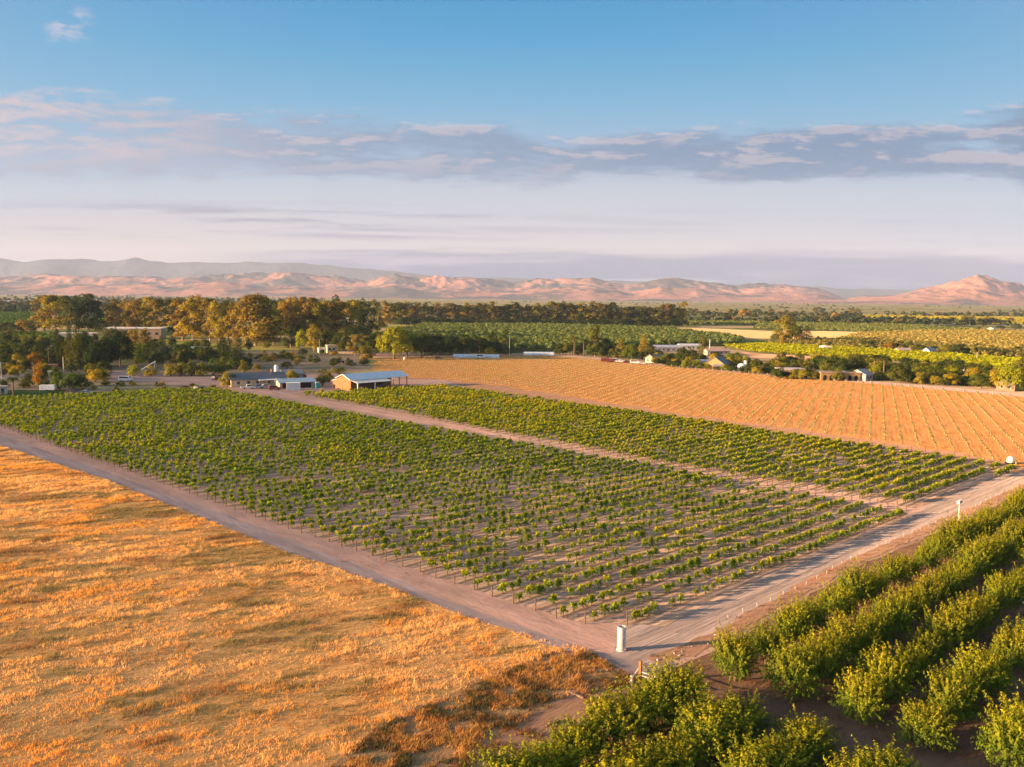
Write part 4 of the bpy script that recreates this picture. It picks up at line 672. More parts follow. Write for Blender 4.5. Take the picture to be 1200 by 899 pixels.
 (CY_, 903, 371.5, 362, 7, 'olive', 'far tree beside the pale barn, tallest of three'), (B, 913, 372, 364, 8, 'grey', 'far grey tree beside the pale barn'), (B, 928, 372.5, 365, 9, 'olive', 'far olive tree right of the pale barn'), (B, 870, 372.5, 361, 11, 'rust', 'far rusty tree at the green orchard strip'), (B, 858, 372.5, 366, 9, 'mid', 'far green tree at the green orchard strip'), (B, 884, 373, 367, 10, 'dark', 'far dark tree at the green orchard strip'), (B, 849, 373, 367, 8, 'dark', 'far dark low tree left of the far rusty tree'), (B, 978, 377, 364, 10, 'rust', 'far rusty tree by the dark conifer'), (CO, 986, 378, 366, 9, 'pine', 'far blackish conifer right of the far rusty tree'), (B, 1000, 378, 370, 12, 'dark', 'far dark low tree right of the far conifer'), (EU, 1130, 379, 368, 8, 'olive', 'far olive tree standing in the pale yellow vineyard'), (CO, 1140, 379, 369, 6, 'olive', 'far small conifer in the pale yellow vineyard'), (B, 1157, 379.5, 370, 10, 'rust', 'far rusty tree in the pale yellow vineyard'), (B, 1190, 387, 378, 13, 'grey', 'far grey-green tree at the right farmstead'), (B, 1172, 386, 381, 11, 'dark', 'far dark tree at the right farmstead'), (B, 1147, 387, 383, 10, 'mid', 'far green tree before the right farmstead'),
 (B, 28, 389, 372, 16, 'rust', 'rusty tree in the left green field'), (B, 6, 392, 375, 20, 'dark', 'dark tree at the left edge of the green field'), (B, 18, 394, 378, 18, 'dark', 'dark tree left of the rusty field tree'), (B, 36, 393, 379, 14, 'mid', 'green tree right of the rusty field tree'), (B, 118, 390, 372, 14, 'dark', 'dark tree right of the low flat building'), (B, 128, 387, 374, 12, 'pine', 'blackish small tree behind the long flat building')]: T(*a)
for i in range(9): T(CY_, 1144 + i * 5.4, 416.2 + i * .35, 407 + i * .45, 6.2, 'pine', f'clipped windbreak tree, {nth(i + 1)} from the dark spreading tree behind the yellow-green vines', 'windbreak_tree')

# more trees crowding the village and the far road, told apart by their place in each row
def crowd(poly, n, kinds, cols, hpx, wpx, where, group, seed, name):
    rg = random.Random(seed); xs = [p[0] for p in poly]; ys = [p[1] for p in poly]; out = []
    tries = 0
    while len(out) < n and tries < 4000:
        tries += 1; x, y = rg.uniform(min(xs), max(xs)), rg.uniform(min(ys), max(ys))
        if inpoly(np.array([[x, y]]), poly)[0] and all(abs(x - q[0]) > 2.2 or abs(y - q[1]) > 3 for q in out): out.append((x, y))
    for i, (x, y) in enumerate(sorted(out)):
        k = rg.choice(kinds); c = rg.choice(cols); h = rg.uniform(*hpx) * (y - 345) / 80; w_ = rg.uniform(*wpx) * (y - 345) / 80
        if k in (CY_, CO): w_ *= .55; h *= 1.15
        tree(k, x, y, y - h, w_, c, name, f'{dict(broadleaf="leafy", shrub="bushy", cypress="narrow", conifer="pointed", eucalyptus="ragged")[k]} {tone(c).replace(" yellow-green", "")} tree, {nth(i + 1)} from left {where}', group)
crowd([(0, 398), (62, 398), (62, 430), (0, 430)], 26, [B, B, S, EU], ['dark', 'mid', 'olive', 'pine', 'green', 'gold'], (14, 22), (14, 22), 'in the grove by the grey lane', 'grove by the grey lane', 71, 'grove_tree')
crowd([(62, 400), (152, 398), (152, 433), (62, 433)], 30, [B, B, CY_, CO], ['dark', 'pine', 'pine', 'mid'], (20, 30), (15, 22), 'in the dark village grove', 'dark village grove', 72, 'grove_tree')
crowd([(150, 404), (292, 408), (292, 434), (150, 430)], 48, [B, B, S, CO], ['dark', 'mid', 'olive', 'pine', 'green'], (12, 20), (12, 18), 'around the teal-roofed building', 'trees around the teal-roofed building', 73, 'village_tree')
crowd([(340, 404), (446, 404), (446, 413), (340, 409)], 20, [B, B, EU, S], ['dark', 'dark', 'olive', 'mid', 'rust'], (20, 32), (17, 24), 'in the dark trees behind the cream cottage', 'dark trees behind the cream cottage', 74, 'shade_tree')
crowd([(446, 408), (596, 404), (596, 414), (446, 418)], 26, [B, B, S], ['dark', 'pine', 'dark', 'mid'], (18, 27), (17, 24), 'in the dark row behind the hoop houses', 'dark row behind the hoop houses', 75, 'shade_tree')
crowd([(652, 413), (770, 417), (770, 425), (652, 416)], 24, [B, S, B], ['dark', 'mid', 'green', 'olive'], (10, 16), (10, 14), 'behind the maroon trailer and trucks', 'trees behind the trucks', 76, 'roadside_tree')
crowd([(770, 418), (960, 428), (960, 438), (770, 428)], 44, [S, B, B], ['dark', 'mid', 'olive', 'gold', 'bright'], (9, 15), (10, 15), 'among the houses by the water tank', 'trees among the roadside houses', 77, 'roadside_tree')
crowd([(955, 428), (1200, 444), (1200, 455), (955, 440)], 62, [B, S, B], ['mid', 'olive', 'dark', 'green', 'gold', 'bright'], (12, 20), (13, 20), 'around the arcaded house and dark-roofed house', 'trees around the arcaded house', 78, 'roadside_tree')
crowd([(960, 401), (1200, 411), (1200, 418), (960, 407)], 34, [B, S], ['mid', 'olive', 'dark'], (7, 11), (9, 15), 'in the belt behind the yellow-green vines', 'belt behind the yellow-green vines', 79, 'belt_tree')
crowd([(800, 366), (1010, 367), (1010, 372), (800, 371)], 26, [B, EU, S], ['rust', 'mid', 'dark', 'olive', 'grey'], (16, 26), (18, 30), 'in the far row beyond the green orchard strip', 'far row beyond the orchard strip', 80, 'distant_tree')
crowd([(0, 352), (440, 354), (440, 360), (0, 358)], 40, [B, B, EU], ['dark', 'mid', 'olive', 'rust'], (26, 48), (46, 80), 'in the dark line under the left hills', 'dark line under the left hills', 81, 'distant_tree')
crowd([(290, 413), (430, 416), (440, 428), (300, 436)], 26, [S, S, B], ['dark', 'mid', 'olive', 'rust'], (5, 10), (8, 14), 'on the plots behind the farmhouse', 'bushes on the plots behind the farmhouse', 82, 'garden_bush')
crowd([(905, 441.5), (1010, 444.5), (1012, 447.5), (905, 444)], 22, [S, B, S], ['mid', 'olive', 'dark', 'gold'], (7, 12), (9, 14), 'in front of the flat brown and arcaded houses', 'bushes in front of the arcaded house', 83, 'roadside_tree')
crowd([(1120, 449), (1200, 456), (1200, 460), (1120, 453)], 18, [S, B], ['mid', 'olive', 'green', 'gold'], (8, 13), (10, 15), 'in front of the dark-roofed and corner houses', 'bushes in front of the corner house', 84, 'roadside_tree')
crowd([(768, 426.5), (905, 438.5), (905, 441), (768, 429)], 20, [S, B, S], ['mid', 'olive', 'dark', 'gold', 'bright'], (6, 10), (8, 12), 'along the fence before the orange-gabled house', 'bushes along the fence before the orange-gabled house', 85, 'roadside_tree')
crowd([(1040, 445), (1120, 451), (1120, 454), (1040, 448)], 14, [S, B, B], ['mid', 'olive', 'dark', 'gold'], (9, 14), (10, 15), 'along the fence between palms and dark-roofed house', 'bushes between the palms and the dark-roofed house', 86, 'roadside_tree')
crowd([(100, 449), (255, 452), (255, 458), (100, 461)], 14, [S, S], ['olive', 'mid', 'gold', 'dark'], (2.5, 5), (4, 9), 'on the dry verge at the vineyard end', 'low bushes on the dry verge', 87, 'garden_bush')
crowd([(0, 436), (125, 436), (125, 446), (0, 448)], 18, [S, B, S], ['mid', 'dark', 'olive', 'gold'], (8, 14), (9, 14), 'along the lane behind the white trailer', 'bushes along the lane', 88, 'garden_bush')
# ------------------------------------------------------------------ buildings
_mc = {}
def paint(c, rough=0.7, var=0.12, scale=0.8, streak=True):
    k = (c, rough)
    if k not in _mc: _mc[k] = surf('painted_surface', c, rough, 0.3, var, scale, streak=streak)
    return _mc[k]
def metal(c):
    k = ('m', c)
    if k not in _mc: _mc[k] = rib_metal('ribbed_metal', c)
    return _mc[k]
M_GLASS = surf('window_glass', (.03, .035, .045), 0.15, 0.5, 0.1, 1); M_DARK = surf('dark_opening', (.025, .02, .018), 0.9, 0.1, 0.2, 1)
WHITE, CREAM, SLATE, STEEL = (.72, .70, .66), (.66, .50, .32), (.10, .115, .13), (.52, .56, .60)
M_TRIM = paint((.74, .70, .64))
def window(r, face, a, z, w_, h, L, W):
    """face: 'f' front (local y=0), 'l' left gable (local x=0)"""
    fr, pn = MB(), MB()
    if face == 'f': fr.box((a, -.03, z), (w_ + .2, .06, h + .2)); pn.box((a, -.065, z), (w_, .03, h))
    else: fr.box((-.03, a, z), (.06, w_ + .2, h + .2)); pn.box((-.065, a, z), (.03, w_, h))
    f = fr.obj('window', M_TRIM, r); pn.obj('pane', M_GLASS, f)
def house(name, label, x, y, L, W, eave, ridge, rot, wall, roof, cat='house', wins=3, door=True, gwin=True, over=.5, axis='x', roofm=None, chimney=False, porch=None):
    """near-left corner at pixel (x, y); local x runs along the eaves, the gable on the left end"""
    r = empty(name, G(x, y), math.radians(rot), label, cat)
    MB().prism([(0, 0), (W, 0), (W, eave), (W / 2, ridge - .12), (0, eave)], 'x', 0, L).obj('wall', paint(wall), r)
    t_ = .16; sl = (ridge - eave) / (W / 2); z0 = eave - over * sl
    MB().prism([(-over, z0), (W / 2, ridge), (W + over, z0), (W + over, z0 + t_), (W / 2, ridge + t_), (-over, z0 + t_)], 'x', -over, L + over).obj('roof', roofm or metal(roof), r)
    for i in range(wins): window(r, 'f', L * (i + .7) / (wins + .4), eave * .55, 1.2, 1.1, L, W)
    if gwin: window(r, 'l', W * .3, eave * .55, 1.1, 1.1, L, W); window(r, 'l', W * .7, eave * .55, 1.1, 1.1, L, W)
    if door:
        d_ = MB().box((L * .47, -.04, 1.05), (1.0, .08, 2.1)).obj('door', paint((.22, .13, .09)), r); MB().box((L * .47 + .38, -.10, 1.0), (.06, .06, .14)).obj('handle', M_DARK, d_)
    if chimney: MB().box((L * .8, W * .5, ridge + .5), (.8, .8, 1.6)).obj('chimney', paint((.35, .2, .15)), r)
    if porch:
        a, b, dpt = porch; MB().prism([(-dpt, eave - .55), (0, eave - .15), (0, eave - .02), (-dpt, eave - .43)], 'x', a, b).obj('porch_roof', paint((.62, .62, .60)), r)
        for q in np.linspace(a + .2, b - .2, 4): MB().box((q, -dpt + .15, (eave - .5) / 2), (.14, .14, eave - .5)).obj('porch_post', M_TRIM, r)
    return r
def flatbox(name, label, x, y, L, W, h, rot, wall, roof, cat='building', wins=4, fascia=.5):
    r = empty(name, G(x, y), math.radians(rot), label, cat); MB().box((L / 2, W / 2, h / 2), (L, W, h)).obj('wall', paint(wall), r)
    MB().box((L / 2, W / 2, h + fascia / 2), (L + .7, W + .7, fascia)).obj('roof', paint(roof), r)
    for i in range(wins): window(r, 'f', L * (i + .6) / (wins + .2), h * .55, min(2.0, L / wins * .5), h * .3, L, W)
    MB().box((L * .5, -.04, 1.05), (1.1, .08, 2.1)).obj('door', paint((.2, .14, .1)), r); return r
# the barn
r = empty('barn', G(411, 458.3), ROWA, 'orange-walled metal barn with pale roof, awning and open carport', 'barn')
L, W, EV, RD = 18.5, 9.8, 4.2, 5.9; M_BARNL = metal((.31, .115, .036)); M_ROOFB = metal((.74, .76, .80))
MB().prism([(0, 0), (W, 0), (W, EV), (W / 2, RD - .1), (0, EV)], 'x', 0, L).obj('wall', M_BARNL, r)
MB().prism([(-.5, EV - .2), (W / 2, RD), (W + .5, EV - .2), (W + .5, EV - .02), (W / 2, RD + .18), (-.5, EV - .02)], 'x', -.5, L + 8.0).obj('roof', M_ROOFB, r)
MB().prism([(-.55, EV - .28), (W / 2, RD - .06), (W / 2, RD + .22), (-.55, EV + .02)], 'x', -.62, -.5).obj('roof_trim', M_TRIM, r)
MB().prism([(-4.2, EV - 1.05), (-.05, EV - .35), (-.05, EV - .2), (-4.2, EV - .9)], 'x', .2, L - 2.5).obj('awning', paint((.66, .62, .56)), r)
for q in (.6, 8.2): MB().box((q, -3.9, (EV - 1.1) / 2), (.35, .35, EV - 1.1)).obj('awning_post', M_TRIM, r)
MB().box((L * .5, -.05, 1.7), (L - 1.5, .1, 3.2)).obj('siding', paint((.13, .08, .06)), r)
for q in (5.0, 12.0): d_ = MB().box((q, -.13, 1.5), (3.2, .08, 3.0)).obj('door', paint((.10, .07, .06)), r); MB().box((q + 1.2, -.2, 1.3), (.1, .08, .4)).obj('handle', M_TRIM, d_)
for q in ((L + 4, .3), (L + 7.6, .3), (L + 4, W - .3), (L + 7.6, W - .3)): MB().box((q[0], q[1], EV / 2), (.28, .28, EV)).obj('carport_post', paint((.30, .22, .17)), r)
MB().prism([(W, 0), (W + 4, 0), (W + 4, 2.9), (W, 3.6)], 'x', .8, 12).obj('lean_to', M_BARNL, r); MB().prism([(W + .6, 3.52), (W + 4.4, 2.86), (W + 4.4, 3.0), (W + .6, 3.66)], 'x', .5, 12.3).obj('lean_to_roof', M_ROOFB, r)
MB().box((-.04, W * .62, 1.05), (.08, 1.0, 2.1)).obj('door', paint((.30, .14, .06)), r)
house('farmhouse', 'long farmhouse with slate-dark roof and pale yellow gable', 271, 454, 21, 9, 2.9, 4.9, 30, (.68, .50, .30), SLATE, wins=5, chimney=True, porch=(10, 19, 2.2))
house('house', 'small grey-roofed house behind the farmhouse', 333, 446, 8, 8, 2.6, 4.2, 30, (.40, .38, .36), (.20, .21, .22), wins=2)
r = house('metal_shed', 'long low shed with blue-grey metal roof and pink gable', 328, 455.6, 13.5, 6.5, 2.3, 3.4, 28, (.60, .40, .30), (.30, .42, .50), 'shed', 0, False, False); MB().box((6.5, -.05, 1.0), (11, .1, 2.0)).obj('opening', M_DARK, r)
r = empty('storage_container', G(336, 457.6), math.radians(16), 'small white storage container in front of the metal shed', 'container'); MB().box((2.5, 1.3, 1.35), (5, 2.6, 2.7)).obj('body', metal((.66, .70, .74)), r); MB().box((2.5, 1.3, 2.74), (5.1, 2.7, .1)).obj('roof', paint(WHITE), r)
for q in (.68, 1.92): MB().box((-.03, q, 1.3), (.06, 1.15, 2.4)).obj('door', paint((.70, .62, .58)), r)
r = empty('portable_toilet', G(372, 455), .4, 'teal portable toilet beside the metal shed', 'portable toilet'); MB().box((0, 0, 1.05), (1.25, 1.25, 2.1)).obj('cabin', paint((.02, .30, .28), 0.4), r, bevel=.04); MB().prism([(-.68, 2.1), (.68, 2.1), (.45, 2.42), (-.45, 2.42)], 'x', -.66, .66).obj('roof', paint((.45, .55, .52)), r); MB().box((-.65, 0, 1.0), (.05, .8, 1.8)).obj('door', paint((.02, .36, .33)), r)
flatbox('cottage', 'cream two-storey cottage under the dark trees', 383.5, 414, 5.5, 6, 4.6, 20, (.68, .52, .30), (.66, .55, .38), 'cottage', 2, .3)
flatbox('garage', 'white low garage left of the cream cottage', 373.5, 413.5, 5, 5, 2.8, 20, (.74, .68, .62), (.62, .56, .50), 'garage', 1, .25)
r = empty('garden_wall', G(394, 414.5), math.radians(4), 'long low cream wall right of the cream cottage', 'wall'); MB().box((5.2, 0, .6), (10.4, .3, 1.2)).obj('wall', paint((.66, .48, .30)), r); MB().box((5.2, 0, 1.24), (10.6, .42, .12)).obj('coping', paint((.72, .58, .40)), r)
flatbox('warehouse', 'long flat-roofed tan building behind the dark grove', 122.5, 397, 42, 14, 7.5, 8, (.42, .30, .20), (.74, .68, .62), 'building', 7, 1.1)
r = flatbox('workshop', 'low flat workshop with pale roof beside a tall eucalyptus', 68, 397, 25, 12, 3.6, 8, (.50, .45, .42), (.66, .60, .54), 'building', 5, .9)
r = house('blue_roofed_shed', 'open shed with pale blue roof among dark trees', 166, 420, 5.8, 4, 2.3, 3.0, 5, (.25, .22, .2), (.42, .58, .70), 'shed', 0, False, False); MB().box((2.9, -.05, .95), (5.2, .1, 1.9)).obj('opening', M_DARK, r)
house('teal_roofed_building', 'low building with pale teal roof by the conifers', 224, 413.5, 9, 6, 2.6, 3.6, 4, (.45, .42, .38), (.40, .58, .58), 'building', 3, True, False)
r = empty('tent', G(202, 419.5), .2, 'small white ridge tent under the dark domed tree', 'tent'); MB().prism([(-2, 0), (2, 0), (2, 1.4), (0, 3.4), (-2, 1.4)], 'x', 0, 3.5).obj('canvas', paint(WHITE), r); MB().prism([(-.7, 0), (.7, 0), (.5, 1.6), (-.5, 1.6)], 'x', -.05, -.01).obj('flap', paint((.45, .45, .48)), r)
flatbox('brick_outbuilding', 'small orange brick outbuilding at the foot of the lamp pole', 56.5, 434.5, 3.4, 3, 2.6, 15, (.42, .19, .09), (.30, .16, .10), 'shed', 1, .2)
flatbox('white_shed', 'narrow white shed beside the big hedge bush', 57, 443.5, 2.0, 2, 2.8, 20, (.66, .58, .52), (.55, .5, .46), 'shed', 1, .2)
flatbox('roadside_cabin', 'tiny pale cabin at the left frame edge under a pole', 0, 462, 1.8, 2.4, 2.6, 15, (.55, .48, .46), (.35, .33, .33), 'cabin', 1, .2)
house('house', 'brown-roofed house with pinkish gable along the far road', 767, 426, 8.5, 7, 2.7, 4.6, 38, (.62, .42, .30), (.20, .14, .12), wins=2)
house('pink_house', 'long pink house beneath the white tall pole', 829, 416.5, 15, 6, 2.8, 4.0, 10, (.60, .40, .32), (.55, .36, .28), wins=4)
house('mobile_home', 'long white mobile home behind golden hedge bushes', 815, 429, 12, 4, 2.7, 3.2, 3, (.66, .58, .50), (.70, .66, .62), 'mobile home', 5)
house('orange_gabled_house', 'house with orange front gable and slate roof beside the water tank', 848, 433.5, 7.5, 10, 3.0, 6.2, 50, (.40, .21, .085), SLATE, wins=2)
house('annex', 'small pale shed in front of the orange gable', 838, 434, 5, 4, 2.1, 2.8, 10, (.55, .40, .28), (.52, .47, .42), 'shed', 2, True, False)
flatbox('flat_roofed_house', 'flat brown house with pale fascia and garage openings', 914, 440.5, 11.5, 8, 2.9, -2, (.42, .26, .16), (.60, .52, .48), 'house', 3, .45)
r = flatbox('arcaded_house', 'yellow arcaded house behind the fence posts', 962, 446, 17, 9, 3.4, -4, (.34, .21, .085), (.36, .26, .17), 'house', 0, .4)
for i in range(6): MB().prism([(-.75, .1), (.75, .1), (.75, 1.8), (.45, 2.35), (0, 2.55), (-.45, 2.35), (-.75, 1.8)], 'y', -.06, -.01).obj('arch', M_DARK, r, loc=(1.7 + i * 2.7, 0, 0))
house('pale_gable_house', 'pale pink house with gable turned to the sun', 1014, 447, 8, 7.5, 2.9, 4.9, 45, (.72, .55, .45), (.42, .36, .36), wins=2)
house('dark_roofed_house', 'dark-roofed house with shaded carport by the blue car', 1112, 450.5, 11, 8, 2.8, 4.4, 20, (.20, .19, .20), (.09, .10, .12), wins=3)
flatbox('white_tower_shed', 'narrow white shed behind the dark-roofed house', 1129, 445, 2.3, 2.5, 4.3, 20, (.70, .62, .54), (.55, .5, .46), 'shed', 1, .2)
flatbox('blue_shed', 'pale blue shed between the dark tree and golden tree', 1151, 449, 2.6, 3, 3.6, 10, (.36, .50, .58), (.55, .6, .62), 'shed', 1, .2)
house('corner_house', 'grey-roofed house at the right frame edge', 1189, 459, 10, 8, 2.7, 4.3, 25, (.24, .17, .115), (.25, .25, .27), wins=3)
house('long_low_house', 'long reddish flat roof house at the bare lot', 1074, 434, 11, 7, 2.6, 3.4, -3, (.48, .27, .17), (.52, .30, .20), 'house', 3)
r = empty('dome_shed', G(963, 410.5), 0, 'white dome-shaped shed above the yellow-green vines', 'shed'); a = np.linspace(0, PI, 13); MB().prism([(4.5 * math.cos(q), 3.2 * math.sin(q) + .01) for q in a], 'y', 0, 9).obj('shell', paint((.74, .68, .60)), r, loc=(4.5, 0, 0)); MB().box((4.5, -.05, 1.1), (2, .1, 2.2)).obj('door', paint((.45, .38, .32)), r)
house('pink_roofed_shed', 'pink-roofed shed behind the yellow-green vines', 1053, 414, 8.5, 6, 2.2, 3.4, 2, (.58, .42, .32), (.62, .42, .32), 'shed', 2)
house('white_cottage', 'little white cottage behind the yellow-green vines', 1089, 415.5, 7, 5, 2.6, 4.4, 30, (.76, .70, .64), (.25, .26, .30), 'cottage', 2)
house('far_pale_barn', 'far pale barn beside grey trees', 922, 377, 12, 9, 4, 6, 10, (.66, .6, .54), (.72, .68, .64), 'barn', 0, True, False); house('far_low_barn', 'far low cream barn in the green field', 957, 379, 14, 8, 3, 4.6, 8, (.60, .52, .42), (.66, .60, .50), 'barn', 0, True, False)
house('far_farm_shed', 'far pale shed at the right farmstead', 1164, 389.5, 7, 7, 4, 5.5, 30, (.70, .6, .5), (.5, .42, .38), 'shed', 0, True, False); house('far_white_house', 'far white house among the left trees', 6, 355.5, 26, 14, 5, 8, 10, (.75, .7, .66), (.6, .55, .5), 'house', 0, True, False)
house('far_blue_barn', 'far blue-roofed barn above the rusty eucalyptus', 143, 363, 22, 14, 5, 9, 8, (.5, .5, .5), (.36, .46, .54), 'barn', 0, True, False)
house('grey_long_shed', 'long grey shed with pale roof edge behind the round trees', 768, 413, 17, 8, 3.4, 4.6, 3, (.26, .25, .26), (.46, .48, .52), 'shed', 5, True, False)
house('white_long_shed', 'long white shed right of the long grey shed', 797, 410, 15, 8, 3.0, 4.0, 3, (.52, .5, .48), (.70, .70, .70), 'shed', 4, True, False)
for x, y, n, lab in ((531, 419.5, 26.5, 'long white hoop house nearest the utility lamp, under dark trees'), (614, 416.6, 18.5, 'shorter white hoop house by the tall grey pole')):
    r = empty('hoop_house', G(x, y), math.radians(2), lab, 'hoop house', 'hoop houses along the dark trees'); a = np.linspace(0, PI, 11)
    MB().prism([(2.2 + 2.2 * math.cos(q), 1.6 * math.sin(q) ** .8 + .5) for q in a] + [(0, 0), (4.4, 0)], 'x', 0, n).obj('cover', surf('plastic_film', (.62, .68, .74), .35, .5, .1, .5), r)
    for i in range(int(n // 3) + 1): MB().prism([(2.2 + 2.28 * math.cos(q), 1.68 * math.sin(q) ** .8 + .5) for q in a] + [(2.2 + 2.2 * math.cos(q), 1.58 * math.sin(q) ** .8 + .5) for q in a[::-1]], 'x', i * 3, i * 3 + .1).obj('hoop', paint((.5, .5, .52)), r)
    MB().box((-.04, 2.2, 1), (.06, 1.2, 1.9)).obj('door', paint((.5, .52, .55)), r)
# ------------------------------------------------------------------ vehicles
M_TYRE = surf('tyre_rubber', (.02, .02, .02), .9, .2, .2, 6); M_RIM = surf('wheel_rim', (.35, .35, .36), .4, .5, .1, 6, metal=.6)
def car(name, kind, label, x, y, rot, col, cat):
    r = empty(name, G(x, y), math.radians(rot), label, cat); p = paint(col, .35, .05, 2, False); Lh = 2.3; W = 1.85
    prof = {'car': [(-2.25, .35), (2.25, .35), (2.3, .75), (1.3, .95), (-1.9, 1.0), (-2.3, .85)], 'suv': [(-2.3, .4), (2.3, .4), (2.35, .9), (1.3, 1.08), (-2.25, 1.08), (-2.35, .9)], 'pickup': [(-2.7, .45), (2.6, .45), (2.65, .95), (1.5, 1.12), (-2.7, 1.12)], 'van': [(-2.6, .4), (2.5, .4), (2.55, 1.0), (2.1, 1.25), (-2.6, 1.25)]}[kind]
    MB().prism(prof, 'y', -W / 2, W / 2).obj('body', p, r, bevel=.05)
    cab = {'car': [(-1.6, 1.0), (1.05, .95), (.35, 1.45), (-1.05, 1.47)], 'suv': [(-2.2, 1.08), (1.2, 1.08), (.5, 1.75), (-2.0, 1.78)], 'pickup': [(-.7, 1.12), (1.4, 1.12), (.8, 1.8), (-.55, 1.82)], 'van': [(-2.6, 1.25), (2.05, 1.25), (1.5, 2.15), (-2.5, 2.2)]}[kind]
    MB().prism(cab, 'y', -W / 2 + .12, W / 2 - .12).obj('cabin', p, r, bevel=.05); cx_ = sum(q[0] for q in cab) / 4; cz = sum(q[1] for q in cab) / 4
    for s in (-1, 1): MB().prism([(cx_ + (q[0] - cx_) * .82, cz + (q[1] - cz) * .7) for q in cab], 'y', s * (W / 2 - .125), s * (W / 2 - .10)).obj('window', M_GLASS, r)
    fx_ = [(cab[1][0] * .96 + cab[2][0] * .04, cab[1][1] + .05), (cab[1][0] * .1 + cab[2][0] * .9, cab[2][1] - .06)]
    MB().prism([fx_[0], fx_[1], (fx_[1][0] + .04, fx_[1][1] + .02), (fx_[0][0] + .04, fx_[0][1] + .02)], 'y', -.7, .7).obj('windscreen', M_GLASS, r)
    for a in (-1.4, 1.45):
        for s in (-1, 1): w_ = MB().tube((a, s * (W / 2 - .2), .34), (a, s * (W / 2 + .01), .34), .34, n=12).obj('wheel', M_TYRE, r); MB().tube((a, s * (W / 2 + .01), .34), (a, s * (W / 2 + .03), .34), .19, n=10).obj('rim', M_RIM, w_)
    for s in (-.65, .65): MB().box((prof[2][0] - .03, s, .78), (.06, .3, .16)).obj('headlight', paint((.75, .73, .65), .2), r)
    if kind == 'pickup': MB().box((-1.75, 0, 1.10), (1.7, 1.5, .06)).obj('cargo_bed', M_DARK, r)
    return r
for a in [('van', 'van', 'white panel van parked on the pink dirt yard', 147, 447, 5, (.74, .72, .70), 'van'), ('pickup_truck', 'pickup', 'dark pickup truck parked by the big green hedge', 86, 462.5, -6, (.03, .03, .04), 'pickup truck'), ('parked_car', 'car', 'grey sedan parked at the sunny end of the hedge', 101, 462, -4, (.35, .36, .40), 'car'), ('parked_car', 'suv', 'black SUV beside the farmhouse gable', 254, 445.5, 70, (.02, .02, .025), 'car'), ('parked_car', 'car', 'black low car at the vineyard end of the yard', 239.5, 457.5, 10, (.015, .015, .02), 'car'), ('pickup_truck', 'pickup', 'white pickup with clutter in front of the farmhouse', 291, 456, 20, (.70, .66, .63), 'pickup truck'), ('pickup_truck', 'pickup', 'blue-grey pickup beside the white cluttered pickup', 302, 455.5, 15, (.28, .36, .42), 'pickup truck'), ('parked_car', 'car', 'pale sedan between the blue-grey pickup and metal shed', 312, 454.5, 25, (.45, .40, .38), 'car'), ('pickup_truck', 'pickup', 'dark green pickup on the pale track behind the barn', 429, 425, 8, (.04, .06, .05), 'pickup truck'), ('van', 'van', 'white van in front of the first hoop house', 563, 420, 4, (.76, .76, .76), 'van'), ('parked_car', 'suv', 'brown SUV on the pale track near the tall lamp', 514, 421.3, 5, (.22, .15, .12), 'car'), ('parked_truck', 'van', 'first white truck right of the maroon trailer', 719, 424.3, -10, (.76, .72, .68), 'truck'), ('parked_truck', 'pickup', 'white pickup in the middle of the row of trucks', 727, 425, -10, (.74, .70, .66), 'pickup truck'), ('parked_car', 'car', 'maroon car between two white trucks', 735, 425.6, -10, (.12, .02, .02), 'car'), ('parked_truck', 'van', 'white truck under the tallest golden conifer', 744, 426.5, -8, (.76, .72, .68), 'truck'), ('parked_car', 'car', 'white sedan under the tallest golden conifer', 752, 427, -8, (.72, .68, .64), 'car'), ('parked_truck', 'van', 'dark blue truck beside the clipped olive bush', 897, 437, 40, (.05, .08, .14), 'truck'), ('parked_car', 'suv', 'pale blue car before the dark-roofed house', 1133, 451, -5, (.45, .56, .66), 'car'), ('parked_car', 'car', 'dark car right of the flat brown house', 953, 441, -5, (.05, .05, .06), 'car'), ('parked_car', 'suv', 'red-brown car at the metal shed opening', 322, 457, 20, (.25, .07, .05), 'car')]: car(*a)
r = empty('trailer', G(56.5, 458.5), math.radians(8), 'white cargo trailer beside the orange pointed bush', 'trailer'); MB().prism([(-2.6, .5), (2.4, .5), (2.7, 1.2), (2.3, 2.3), (-2.6, 2.3)], 'y', -1.05, 1.05).obj('body', paint((.72, .74, .78), .4), r, bevel=.05); MB().tube((2.5, 0, .5), (3.5, 0, .45), .06).obj('drawbar', M_DARK, r)
for s in (-1, 1): MB().tube((0, s * .9, .33), (0, s * 1.08, .33), .33, n=12).obj('wheel', M_TYRE, r)
r = empty('trailer', G(711, 424.5), math.radians(-6), 'maroon livestock trailer beside the white trucks', 'trailer'); MB().box((0, 0, 1.3), (6.5, 2.2, 1.7)).obj('body', paint((.16, .03, .025), .5), r, bevel=.05); MB().tube((3.2, 0, .55), (4.4, 0, .5), .07).obj('drawbar', M_DARK, r)
for s in (-1, 1):
    for a in (-.5, .5): MB().tube((a, s * .9, .36), (a, s * 1.1, .36), .36, n=12).obj('wheel', M_TYRE, r)
